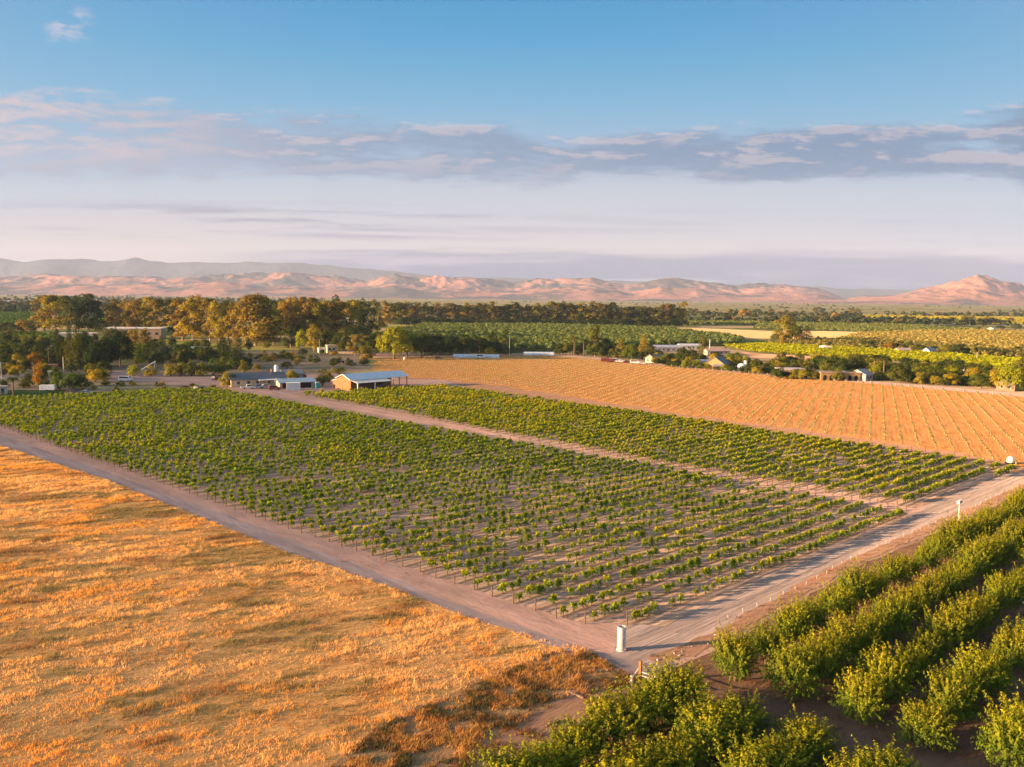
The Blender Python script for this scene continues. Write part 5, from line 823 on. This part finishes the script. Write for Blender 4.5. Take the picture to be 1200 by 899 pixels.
def tractor(label, x, y, rot, col):
    r = empty('tractor', G(x, y), math.radians(rot), label, 'tractor'); p = paint(col, .4, .1, 2, False); MB().box((.8, 0, 1.15), (2.2, .8, .8)).obj('hood', p, r, bevel=.06); MB().prism([(-1.4, 1.1), (-.1, 1.1), (-.2, 2.5), (-1.3, 2.5)], 'y', -.75, .75).obj('cabin', M_GLASS, r); MB().box((-.75, 0, 2.55), (1.5, 1.7, .14)).obj('roof', p, r); MB().tube((1.2, .25, 1.5), (1.2, .25, 2.3), .05).obj('exhaust', M_DARK, r)
    for a, R_, s in ((-.9, .8, -1), (-.9, .8, 1), (1.5, .5, -1), (1.5, .5, 1)): w_ = MB().tube((a, s * .6, R_), (a, s * 1.05, R_), R_, n=16).obj('wheel', M_TYRE, r); MB().tube((a, s * 1.05, R_), (a, s * 1.07, R_), R_ * .5, n=12).obj('rim', p, w_)
tractor('dark tractor on the plots behind the barn', 399, 426, 15, (.03, .03, .03)); tractor('second dark tractor nearer the dark green pickup', 409, 425, 40, (.06, .05, .04))
r = empty('boom_lift', G(176, 436.5), .35, 'white folded boom lift above the golden bushes', 'boom lift'); MB().box((0, 0, .7), (3, 2, .8)).obj('chassis', paint((.5, .5, .5)), r)
for s in (-1, 1):
    for a in (-1, 1): MB().tube((a, s * .8, .4), (a, s * 1.05, .4), .4, n=12).obj('wheel', M_TYRE, r)
MB().tube((-3.6, 0, 1.2), (2.3, 0, 5.0), .32, .28, 4).obj('lower_boom', paint(WHITE), r); MB().tube((2.3, 0, 5.2), (1.6, 0, 1.2), .26, .22, 4).obj('upper_boom', paint(WHITE), r)
# ------------------------------------------------------------------ poles and small things
M_WOOD = surf('pole_wood', (.19, .125, .085), .9, .1, .25, 3, streak=True)
def pole(x, yb, yt, label, mat=None, arm=True, lamp=False, rad=.14):
    p = G(x, yb); dz = project(p)[0, 2]; h = (yb - yt) * dz / FPX; r = empty('utility_pole' if arm else 'lamp_post' if lamp else 'tall_pole', p, .3, label, 'pole')
    MB().tube((0, 0, -.2), (0, 0, h), rad, rad * .7, 8).obj('shaft', mat or M_WOOD, r)
    if arm:
        a_ = MB().box((0, 0, h - .5), (2.4, .12, .14)).obj('crossarm', mat or M_WOOD, r)
        for q in (-1.05, -.35, .35, 1.05): MB().tube((q, 0, h - .43), (q, 0, h - .2), .05, .04).obj('insulator', paint((.5, .5, .48), .3), a_)
    if lamp: MB().tube((0, 0, h - .1), (1.2, 0, h + .1), .05).obj('arm', mat or M_WOOD, r); MB().box((1.4, 0, h + .05), (.7, .35, .22)).obj('lamp_head', paint((.72, .7, .66), .4), r, bevel=.05)
M_GREYP = paint((.45, .43, .42)); M_WHP = paint((.72, .70, .66))
pole(57.5, 433, 405.5, 'tall lamp pole above the brick outbuilding', None, False, True); pole(2, 448, 424, 'grey utility pole at the left frame edge', M_GREYP); pole(74.5, 435, 418, 'plain white pole in front of the dark cypress', M_WHP, False, False, .17); pole(374.5, 415, 397.5, 'lamp pole beside the white low garage', M_GREYP, False, True); pole(470, 421.5, 399, 'wooden utility pole in front of the big sunlit tree'); pole(500.5, 419.5, 403.5, 'slender lamp post before the large dark tree', M_GREYP, False, True, .1); pole(597, 418, 393, 'tall grey pole between the two hoop houses', M_GREYP, True, False, .16); pole(831.5, 412, 397.5, 'thick white pole above the pink house', M_WHP, False, False, .28); pole(1144.5, 424, 413, 'thin pale pole in the yellow-green vines', M_WHP, False, False, .12); pole(437, 415, 400, 'wooden utility pole in the dark trees right of the cottage'); pole(313, 420, 409, 'orange-tinted post beside the garden hedge', M_WOOD, False)
# standpipe at the corner of the vineyard
M_CONC = surf('white_concrete', (.66, .60, .56), .85, .2, .14, 2.2, bump=.02)
r = empty('standpipe', G(728, 762), 0.2, 'white concrete irrigation standpipe at the corner where the dirt roads meet', 'standpipe')
MB().lathe([(.52, -.1), (.52, .06), (.44, .08), (.43, .9), (.44, .92), (.44, .98), (.43, 1.0), (.43, 1.72), (.44, 1.74), (.44, 1.8), (.43, 1.82), (.43, 2.52), (.35, 2.52), (.35, 2.2)], 28).obj('pipe', M_CONC, r, smooth=False)
MB().lathe([(.345, 2.25), (.345, 2.3), (.05, 2.32), (.02, 2.32)], 24).obj('inner_cover', paint((.14, .07, .05)), r)
MB().tube((.2, -.40, .3), (.32, -.62, .3), .05).obj('valve', paint((.3, .16, .1)), r)
# gate at the orchard corner
r = empty('corner_gate', G(750, 801), math.radians(-38), 'weathered wooden gate post with brace and two white pipe rails', 'gate'); MB().box((0, 0, 1.05), (.24, .24, 2.3)).obj('post', surf('gate_wood', (.34, .17, .07), .9, .1, .3, 5, streak=True), r); MB().tube((-.1, 0, 1.55), (-1.0, -.15, 0), .05).obj('brace', M_GREYP, r)
for z in (.80, 1.15): MB().tube((.12, 0, z), (3.6, 0, z - .05), .045, n=8).obj('rail', M_WHP, r)
MB().tube((1.5, 0, 0), (1.5, 0, 1.12), .045, n=8).obj('upright', M_WHP, r); MB().tube((3.5, 0, 0), (3.5, 0, 1.12), .045, n=8).obj('upright', M_WHP, r)
tag(MB().lathe([(.16, 0), (.16, .7), (.19, .72), (.19, .8), (.05, .84), (.02, .84)], 12).obj('capped_pipe', M_CONC, None, tuple(G(740.5, 802))), 'short white capped pipe left of the wooden gate post', 'pipe')
# bird box on a post
r = empty('nest_box', G(1123, 613), ROWA, 'white nest box on a tall post between road and orchard', 'nest box'); MB().box((0, 0, 1.75), (.16, .16, 3.5)).obj('post', paint((.66, .52, .46)), r)
for s in (-1, 1):
    b_ = MB().prism([(-.22, 3.3), (.22, 3.3), (.22, 3.72), (-.22, 3.85)], 'x', s * .10, s * .60).obj('box', paint((.76, .70, .66)), r); MB().tube((s * .3, -.285, 3.55), (s * .3, -.30, 3.55), .09, n=12).obj('entrance_hole', M_DARK, b_)
MB().box((.1, -.1, 1.0), (.22, .22, .6)).obj('meter_box', paint((.72, .66, .62)), r)
# white tank at the far corner of the vineyard
r = empty('water_tank', G(1184, 543.5), .2, 'round white plastic tank at the far corner of the vineyard road', 'tank'); MB().lathe([(.72, .3), (.78, .4), (.78, 1.1), (.7, 1.4), (.45, 1.55), (.2, 1.62), (.2, 1.7), (.05, 1.7)], 24).obj('body', paint((.80, .76, .70), .4), r, smooth=True); MB().box((0, 0, .15), (1.6, 1.6, .3)).obj('stand', M_DARK, r)
r = empty('water_tank', G(869, 434.5), .2, 'big white water tank beside the orange-gabled house', 'tank'); MB().lathe([(2.0, 0), (2.0, 2.6), (1.6, 3.3), (.5, 3.7), (.1, 3.75)], 24).obj('body', paint((.78, .74, .72), .4), r, smooth=True); MB().tube((2.2, .2, 0), (2.2, .2, 5.0), .9, .9, 14).obj('riser_tank', paint((.72, .70, .68), .4), r)
r = empty('water_tank', G(474, 422.3), 0, 'small white tank beside the wooden utility pole', 'tank'); MB().lathe([(.75, 0), (.75, 1.3), (.5, 1.7), (.1, 1.8)], 16).obj('body', paint((.76, .73, .7), .4), r, smooth=True); MB().lathe([(.2, 1.8), (.2, 1.95), (.02, 1.95)], 10).obj('lid', M_DARK, r)
r = empty('water_tank', G(324, 444), 0, 'upright white tank rising behind the farmhouse roof', 'tank'); MB().lathe([(.95, 0), (.95, 5.2), (.6, 5.9), (.05, 6.0)], 16).obj('body', paint((.76, .74, .72), .4), r, smooth=True); MB().tube((1.05, 0, 0), (1.05, 0, 5.4), .06).obj('pipe', M_GREYP, r)
r = empty('water_tower', G(42, 364.5), 0, 'tiny white water tower in the left green field', 'tower'); MB().lathe([(1.8, 8), (1.8, 13), (.2, 14.5)], 12).obj('tank', M_WHP, r)
for a in range(4): MB().tube((1.8 * math.cos(a * 1.57), 1.8 * math.sin(a * 1.57), 0), (1.3 * math.cos(a * 1.57), 1.3 * math.sin(a * 1.57), 8), .25).obj('leg', M_WHP, r)
tag(MB().lathe([(.3, 0), (.34, .5), (.3, 1.0), (.05, 1.02)], 14).obj('barrel', paint((.10, .16, .26), .5), None, tuple(G(233, 457.5))), 'blue-grey barrel at the end of the vineyard by the black low car', 'barrel')
tag(MB().prism([(-.8, 0), (.8, 0), (.7, .9), (-.6, 1.0)], 'y', -.5, .5).obj('crate', paint((.70, .66, .62)), None, tuple(G(229.5, 456))), 'white crate beside the blue-grey barrel', 'crate'); tag(MB().prism([(-.9, 0), (.9, 0), (.5, .8), (-.7, .6)], 'y', -.5, .5).obj('sack', paint((.70, .62, .54)), None, tuple(G(175, 460))), 'white sack lying at the top of the vineyard', 'sack')
tag(MB().lathe([(.5, 0), (.55, .9), (.55, 1.1), (.05, 1.2)], 14).obj('bin', paint((.03, .03, .035), .5), None, tuple(G(110.5, 463))), 'black bin right of the grey sedan', 'bin')
# riser pipes along the ditch, fence posts along the far road
M_RISER = paint((.56, .44, .40)); mb = MB(); mb.lathe([(.045, -.1), (.045, .30), (.075, .32), (.075, .44), (.02, .46)], 8); me = mb.mesh('riser_pipe', M_RISER)
for i in range(36):
    P = AC(82 + i * 2.9, -50.9 + .35 * math.sin(i * .35) - (0.6 if 8 < i < 22 else .1)); f = project(np.array([P[0], P[1], 0.]))[0]
    if f[0] < 1203: tag(link('riser_pipe', me, None, (P[0], P[1], 0), 0, (1, 1, .75 + .4 * ((i * 37) % 10) / 10)), f'short white riser pipe on the ditch bank, {nth(i + 1)} from the gate', 'pipe', 'riser pipes along the orchard ditch')
me = MB().box((0, 0, .55), (.32, .32, 1.5), 0, .8).mesh('fence_post', paint((.48, .37, .28))); fp = [G(760, 428), G(900, 440.4), G(1050, 452.4), G(1200, 466)]
pts = []
for a, b in zip(fp, fp[1:]):
    n = int(np.linalg.norm(b - a) / 5.2); pts += [a + (b - a) * q / n for q in range(n)]
for i, P in enumerate(pts): tag(link('fence_post', me, None, (P[0], P[1], 0), .2, (1, 1, .85 + .3 * ((i * 53) % 10) / 10)), f'pale fence post, {nth(i + 1)} from the left beside the orange field', 'post', 'fence posts along the far road')
# beams, rocks, debris near the gate
bw = surf('grey_beam', (.24, .16, .11), .9, .1, .3, 4, streak=True)
for x1, y1, x2, y2, lab in ((688, 823, 707, 816, 'short grey beam lying on the bare strip near the gate'), (584, 888, 599, 881, 'grey beam lying in front of the front almond trees'), (668, 812, 684, 819, 'thin pale board lying among the weeds'), (640, 852, 656, 845, 'thin board lying beside the orchard edge')):
    a, b = G(x1, y1), G(x2, y2); d_ = b - a; tag(MB().box((0, 0, .09), (np.linalg.norm(d_), .22, .16)).obj('wooden_beam', bw, None, tuple((a + b) / 2), math.atan2(d_[1], d_[0])), lab, 'beam')
rg = random.Random(4); M_ROCK = surf('pale_rock', (.46, .40, .36), .9, .2, .2, 4)
def rockmesh(seed):
    bm = bmesh.new(); bmesh.ops.create_icosphere(bm, subdivisions=2, radius=1); q = random.Random(seed); o_ = [Vector((q.uniform(-1, 1), q.uniform(-1, 1), q.uniform(-1, 1))).normalized() for _ in range(7)]
    for v in bm.verts:
        for n_ in o_:
            d_ = v.co.dot(n_)
            if d_ > .62: v.co -= n_ * (d_ - .62)
    me = bpy.data.meshes.new('rock'); bm.to_mesh(me); bm.free(); me.materials.append(M_ROCK); return me
RK = [rockmesh(i) for i in range(4)]
rocks = [(796, 769), (789, 773), (784, 777), (780, 781), (774, 783), (799, 764), (811, 758), (823, 752), (790, 766), (771, 774), (762, 779), (731, 763.5), (708, 782), (712, 786), (716, 779), (702, 779), (838, 745), (830, 755)]
for i, (x, y) in enumerate(sorted(rocks)): p = G(x, y); s = rg.uniform(.08, .17); tag(link('rock', rg.choice(RK), None, (p[0], p[1], s * .4), rg.uniform(0, 6), (s * 1.3, s, s * .8)), f'small pale rock, {nth(i + 1)} from the left near the gate and ditch', 'rock', 'rocks by the ditch')
# ------------------------------------------------------------------ hills
def ip(x, xs, ys): return np.interp(x, xs, ys)
def hill_mesh(name, y0, y1, nx, ny, umin, umax, prof, seed, rough, gully, mat, label, amp=0.7):
    """a range seen between depths y0 and y1; its crest follows the height profile (metres) over x / y"""
    U, T = np.meshgrid(np.linspace(umin, umax, nx), np.linspace(0, 1, ny)); Y = y0 + (y1 - y0) * T; X = U * Y
    base = prof(U); env = np.sin(np.clip(T, 0, 1) * PI) ** 0.8
    w = fbm(X / 2600, Y / 2600, 3, seed + 5) - 0.5
    r1 = 1 - np.abs(2 * fbm(X / gully + w * 1.2, Y / gully * 0.8 + w, 5, seed) - 1)
    r2 = 1 - np.abs(2 * fbm(X / (gully * 0.33) + w * 3, Y / (gully * 0.45), 4, seed + 9) - 1)
    crest = np.exp(-((T - 0.60 - 0.12 * (fbm(U * 9, U * 0, 2, seed + 3) - 0.5)) / 0.20) ** 2)
    fore = np.exp(-((T - 0.25) / 0.17) ** 2) * (0.30 + 0.5 * fbm(U * 14, U * 0 + 3, 3, seed + 7))
    Z = base * amp * (np.maximum(crest, fore * 0.8) * (1 - rough * 0.62 + rough * (0.72 * r1 + 0.42 * r2) * 0.95))
    Z = Z * sstep(0, 0.12, T) * sstep(1.0, 0.9, T) - 2.0
    idx = np.arange(nx * ny).reshape(ny, nx); Fc = np.stack([idx[:-1, :-1], idx[:-1, 1:], idx[1:, 1:], idx[1:, :-1]], -1).reshape(-1, 4)
    V = np.stack([X, Y, Z], -1).reshape(-1, 3)
    return tag(link(name, npmesh(name, V, Fc, mat, smooth=True)), label, 'hills', kind='structure')
def hill_mat(name, g1, g2, br, thr):
    m, t, o = new_mat(name); P = t.pos(); n = t.noise(P, 1 / 900, 8, 0.62, 0.5); n2 = t.noise(P, 1 / 220, 6, 0.7)
    c = t.mix(t.ss(n2, 0.35, 0.65), g1, g2)
    c = t.mix(t.ss(t.m('ADD', t.m('MULTIPLY', n, 0.7), t.m('MULTIPLY', n2, 0.3)), thr, thr + 0.07), c, br)
    b = t.node('ShaderNodeBsdfDiffuse'); t.put(b.inputs[0], c)
    bp = t.node('ShaderNodeBump'); bp.inputs['Distance'].default_value = 30; t.put(bp.inputs['Height'], n2); t.put(b.inputs['Normal'], bp.outputs[0])
    t.l.new(b.outputs[0], o.inputs[0]); return m
def hz(x): return HOR + 0.010 * (x - CX)
def profile(pts, depth):
    xs = np.array([(p[0] - CX) / FPX for p in pts]); hs = np.array([max(0.0, hz(p[0]) - p[1]) * depth / FPX + CAMZ for p in pts])
    return lambda U: np.interp(U, xs, hs)
M_H1 = hill_mat('grassy_hills', (.29, .145, .10), (.38, .19, .13), (.085, .08, .075), 0.47)
M_H2 = hill_mat('wooded_ridge', (.05, .065, .08), (.07, .08, .09), (.035, .05, .06), 0.5)
M_H3 = hill_mat('bare_peak', (.28, .145, .105), (.35, .185, .13), (.10, .09, .08), 0.52)
hill_mesh('hills', 8200, 13200, 1000, 320, -1.0, 1.0, profile([(-500, 330), (-200, 318), (0, 322), (60, 316), (130, 322), (200, 322), (280, 318), (350, 314), (400, 320), (430, 326), (462, 317), (490, 322), (520, 318), (540, 321), (600, 327), (640, 322), (690, 320), (730, 328), (780, 323), (820, 327), (860, 333), (890, 328), (925, 328), (955, 333), (985, 349), (1010, 343), (1040, 347), (1070, 350), (1200, 352), (1400, 340), (1700, 330)], 11200), 3, 0.75, 900, M_H1, 'rolling sunlit tan hills along the far side of the valley')
hill_mesh('ridge', 14000, 18200, 420, 60, -1.2, 1.2, profile([(-600, 300), (-100, 303), (0, 303), (60, 301), (120, 300), (160, 302), (200, 309), (240, 306), (290, 305), (350, 309), (420, 314), (520, 322), (620, 326), (760, 330), (900, 334), (1000, 338), (1200, 342), (1800, 342)], 16500), 11, 0.35, 2200, M_H2, 'long blue-grey wooded ridge behind the tan hills', 0.88)
hill_mesh('peak', 6600, 10200, 260, 200, 0.32, 0.85, profile([(920, 352), (990, 350), (1030, 344), (1065, 337), (1095, 328), (1120, 320), (1140, 315), (1152, 316), (1165, 321), (1185, 325), (1215, 339), (1260, 346), (1330, 340), (1450, 349)], 8800), 23, 0.8, 520, M_H3, 'solitary pale conical hill at the right end of the valley', 0.62)
# ------------------------------------------------------------------ sky, sun, air
w = bpy.data.worlds.new('World'); SC.world = w; w.use_nodes = True; t = NT(w.node_tree); t.n.clear()
out = t.node('ShaderNodeOutputWorld'); bg = t.node('ShaderNodeBackground'); SKY = 0.08; bg.inputs[1].default_value = SKY
EXPO = 2.3
sky = t.node('ShaderNodeTexSky', sky_type='NISHITA', sun_disc=False); sky.sun_elevation = SUN_EL
sky.sun_rotation = math.radians(270) - SUN_AZ; sky.altitude = 100; sky.dust_density = 1.5; sky.air_density = 1.0
d = t.node('ShaderNodeTexCoord').outputs['Generated']; s = t.node('ShaderNodeSeparateXYZ'); t.put(s.inputs[0], d)
yy = t.m('MAXIMUM', s.outputs[1], 0.2); u = t.m('DIVIDE', s.outputs[0], yy); v = t.m('DIVIDE', s.outputs[2], yy)
K = 1.0 / (SKY * 2 ** EXPO)
def C(r, g, b):
    """display colour 0-255 -> linear background colour"""
    f = lambda q: ((q / 255 + .055) / 1.055) ** 2.4 if q > 10 else q / 255 / 12.92
    return (f(r) * K, f(g) * K, f(b) * K)
vv = t.m('DIVIDE', v, 0.42)
grad = t.ramp(vv, [(0.0, C(182, 170, 172)), (0.10, C(196, 188, 188)), (0.17, C(193, 195, 203)), (0.29, C(182, 195, 211)), (0.38, C(150, 181, 210)), (0.52, C(104, 174, 213)), (0.68, C(56, 160, 210)), (0.85, C(10, 142, 203)), (1.0, C(0, 130, 198))])
grad = t.mix(t.m('MULTIPLY', t.ss(u, -0.25, -0.75), t.ss(v, 0.45, 0.0)), grad, C(226, 204, 192), 'MIX') if False else grad
warm = t.m('MULTIPLY', t.ss(u, -0.1, -0.7), t.ss(v, 0.13, 0.03)); grad = t.mix(t.m('MULTIPLY', warm, 0.8), grad, C(226, 192, 176))
pale = t.m('MULTIPLY', t.m('POWER', t.m('ABSOLUTE', u), 2.0), 0.75); grad = t.mix(pale, grad, C(165, 198, 222))
base = t.mix(t.ss(v, 0.42, 1.0), grad, sky.outputs[0])
# clouds: one long bank, thin streaks under it, a low bank on the hills
w1 = t.noise(t.vec(t.m('MULTIPLY', u, 5.0), t.m('MULTIPLY', v, 14.0), 3.0), 1.0, 3, 0.5)
def cloudn(du=0.0, dv=0.0):
    uu = t.m('ADD', u, du); ve = t.m('ADD', v, dv)
    a = t.noise(t.vec(t.m('MULTIPLY', uu, 7.5), t.m('MULTIPLY', ve, 38.0), 1.7), 1.0, 12, 0.64, 0.3)
    return t.m('ADD', a, t.m('MULTIPLY', t.noise(t.vec(t.m('MULTIPLY', uu, 24.0), t.m('MULTIPLY', ve, 95.0), 4.1), 1.0, 8, 0.65), 0.34))
n0 = cloudn(); n1 = cloudn(-0.012, 0.010)
tophi = t.m('ADD', 0.183, t.m('MULTIPLY', t.m('POWER', t.m('ABSOLUTE', t.m('SUBTRACT', u, 0.08)), 1.4), 0.085))
vj = t.m('ADD', v, t.m('MULTIPLY', t.m('SUBTRACT', w1, 0.5), 0.045)); bandm = t.m('MULTIPLY', t.ss(vj, 0.110, 0.152), t.ss(v, t.m('ADD', tophi, 0.030), t.m('SUBTRACT', tophi, 0.025)))
bandm = t.m('MULTIPLY', bandm, t.ss(u, -0.75, 0.05, 0.70, 1.0))
dens = t.ss(t.m('ADD', t.m('SUBTRACT', n0, 0.67), t.m('MULTIPLY', t.m('SUBTRACT', bandm, 0.50), 0.46)), -0.07, 0.20)
dens = t.m('MULTIPLY', dens, t.ss(bandm, 0.02, 0.3))
lit = t.ss(t.m('SUBTRACT', n0, n1), 0.0, 0.11); lit = t.m('MULTIPLY', lit, t.ss(dens, 1.0, 0.25, 0.45, 1.0))
lit = t.m('MAXIMUM', lit, t.m('MULTIPLY', t.ss(u, -0.15, -0.55), t.ss(n0, 0.45, 0.75, 0.0, 0.75)))
ccol = t.mix(lit, t.mix(t.ss(u, -0.3, 0.4), C(122, 150, 182), C(92, 130, 168)), C(228, 204, 204)); ccol = t.mix(t.ss(v, 0.165, 0.13, 0, .75), ccol, t.mix(t.ss(u, -0.3, 0.4), C(132, 156, 186), C(100, 136, 172)))
base = t.mix(t.m('MULTIPLY', dens, 0.86), base, ccol)
st = t.noise(t.vec(t.m('MULTIPLY', u, 3.2), t.m('MULTIPLY', v, 75.0), 8.0), 1.0, 7, 0.6, 0.3)
stm = t.m('MULTIPLY', t.m('MULTIPLY', t.ss(v, 0.056, 0.070), t.ss(v, 0.112, 0.09)), t.ss(t.m('ABSOLUTE', t.m('ADD', u, 0.28)), 0.36, 0.12, 0.3, 1.0))
base = t.mix(t.m('MULTIPLY', t.m('MULTIPLY', t.ss(st, 0.46, 0.62), stm), 0.9), base, C(138, 146, 172))
lb = t.noise(t.vec(t.m('MULTIPLY', u, 4.0), t.m('MULTIPLY', v, 60.0), 12.0), 1.0, 8, 0.6, 0.2)
lbtop = t.m('ADD', 0.048, t.m('MULTIPLY', t.m('SUBTRACT', lb, 0.5), 0.035))
lbm = t.m('MULTIPLY', t.ss(v, t.m('ADD', lbtop, 0.010), t.m('SUBTRACT', lbtop, 0.004)), t.ss(u, -0.42, -0.15))
lcol = t.mix(t.ss(lb, 0.50, 0.68), C(58, 98, 142), C(150, 156, 178))
base = t.mix(t.m('MULTIPLY', lbm, 0.95), base, lcol)
wp = t.noise(t.vec(t.m('MULTIPLY', u, 22.0), t.m('MULTIPLY', v, 60.0), 2.0), 1.0, 7, 0.6, 0.4)
wpm = t.m('MULTIPLY', t.ss(t.m('ABSOLUTE', t.m('ADD', u, 0.505)), 0.035, 0.012), t.ss(t.m('ABSOLUTE', t.m('SUBTRACT', v, 0.30)), 0.024, 0.008))
base = t.mix(t.m('MULTIPLY', t.m('MULTIPLY', t.ss(wp, 0.45, 0.62), wpm), 0.55), base, C(214, 205, 214))
t.put(bg.inputs[0], base); t.l.new(bg.outputs[0], out.inputs[0])
sun = bpy.data.lights.new('sun', 'SUN'); sun.energy = 5.0; sun.angle = math.radians(0.6); sun.color = (1.0, 0.60, 0.31)
so = bpy.data.objects.new('sun', sun); COL.objects.link(so)
so.rotation_euler = Vector((math.cos(SUN_AZ) * math.cos(SUN_EL), math.sin(SUN_AZ) * math.cos(SUN_EL), -math.sin(SUN_EL))).to_track_quat('-Z', 'Y').to_euler()
HAZE = 3.5e-5
if HAZE:
    m, t, o = new_mat('air'); pv = t.node('ShaderNodeVolumePrincipled'); pv.inputs['Color'].default_value = (.48, .60, .86, 1)
    pv.inputs['Density'].default_value = HAZE; t.l.new(pv.outputs[0], o.inputs['Volume'])
    tag(MB().box((0, 8500, 499), (53000, 22400, 1000)).obj('haze', m), 'thin evening haze filling the valley air', 'haze', kind='stuff')
# ------------------------------------------------------------------ camera and render settings
cam = bpy.data.cameras.new('camera'); co = bpy.data.objects.new('camera', cam); COL.objects.link(co); SC.camera = co
cam.sensor_width = 36; cam.lens = 36 * FPX / 1200; cam.clip_start = 0.5; cam.clip_end = 80000
co.matrix_world = Matrix(((_rt[0], _up[0], -_fw[0], 0), (_rt[1], _up[1], -_fw[1], 0), (_rt[2], _up[2], -_fw[2], CAMZ), (0, 0, 0, 1)))
vs = SC.view_settings; vs.view_transform = 'Standard'; vs.look = 'None'; vs.exposure = EXPO; vs.gamma = 1.0; vs.use_curve_mapping = False
cy = SC.cycles; cy.max_bounces = 4; cy.diffuse_bounces = 3; cy.glossy_bounces = 2; cy.transmission_bounces = 2; cy.volume_bounces = 1; cy.transparent_max_bounces = 4
cy.use_denoising = True; cy.use_adaptive_sampling = True; cy.adaptive_threshold = 0.01; cy.caustics_reflective = False; cy.caustics_refractive = False
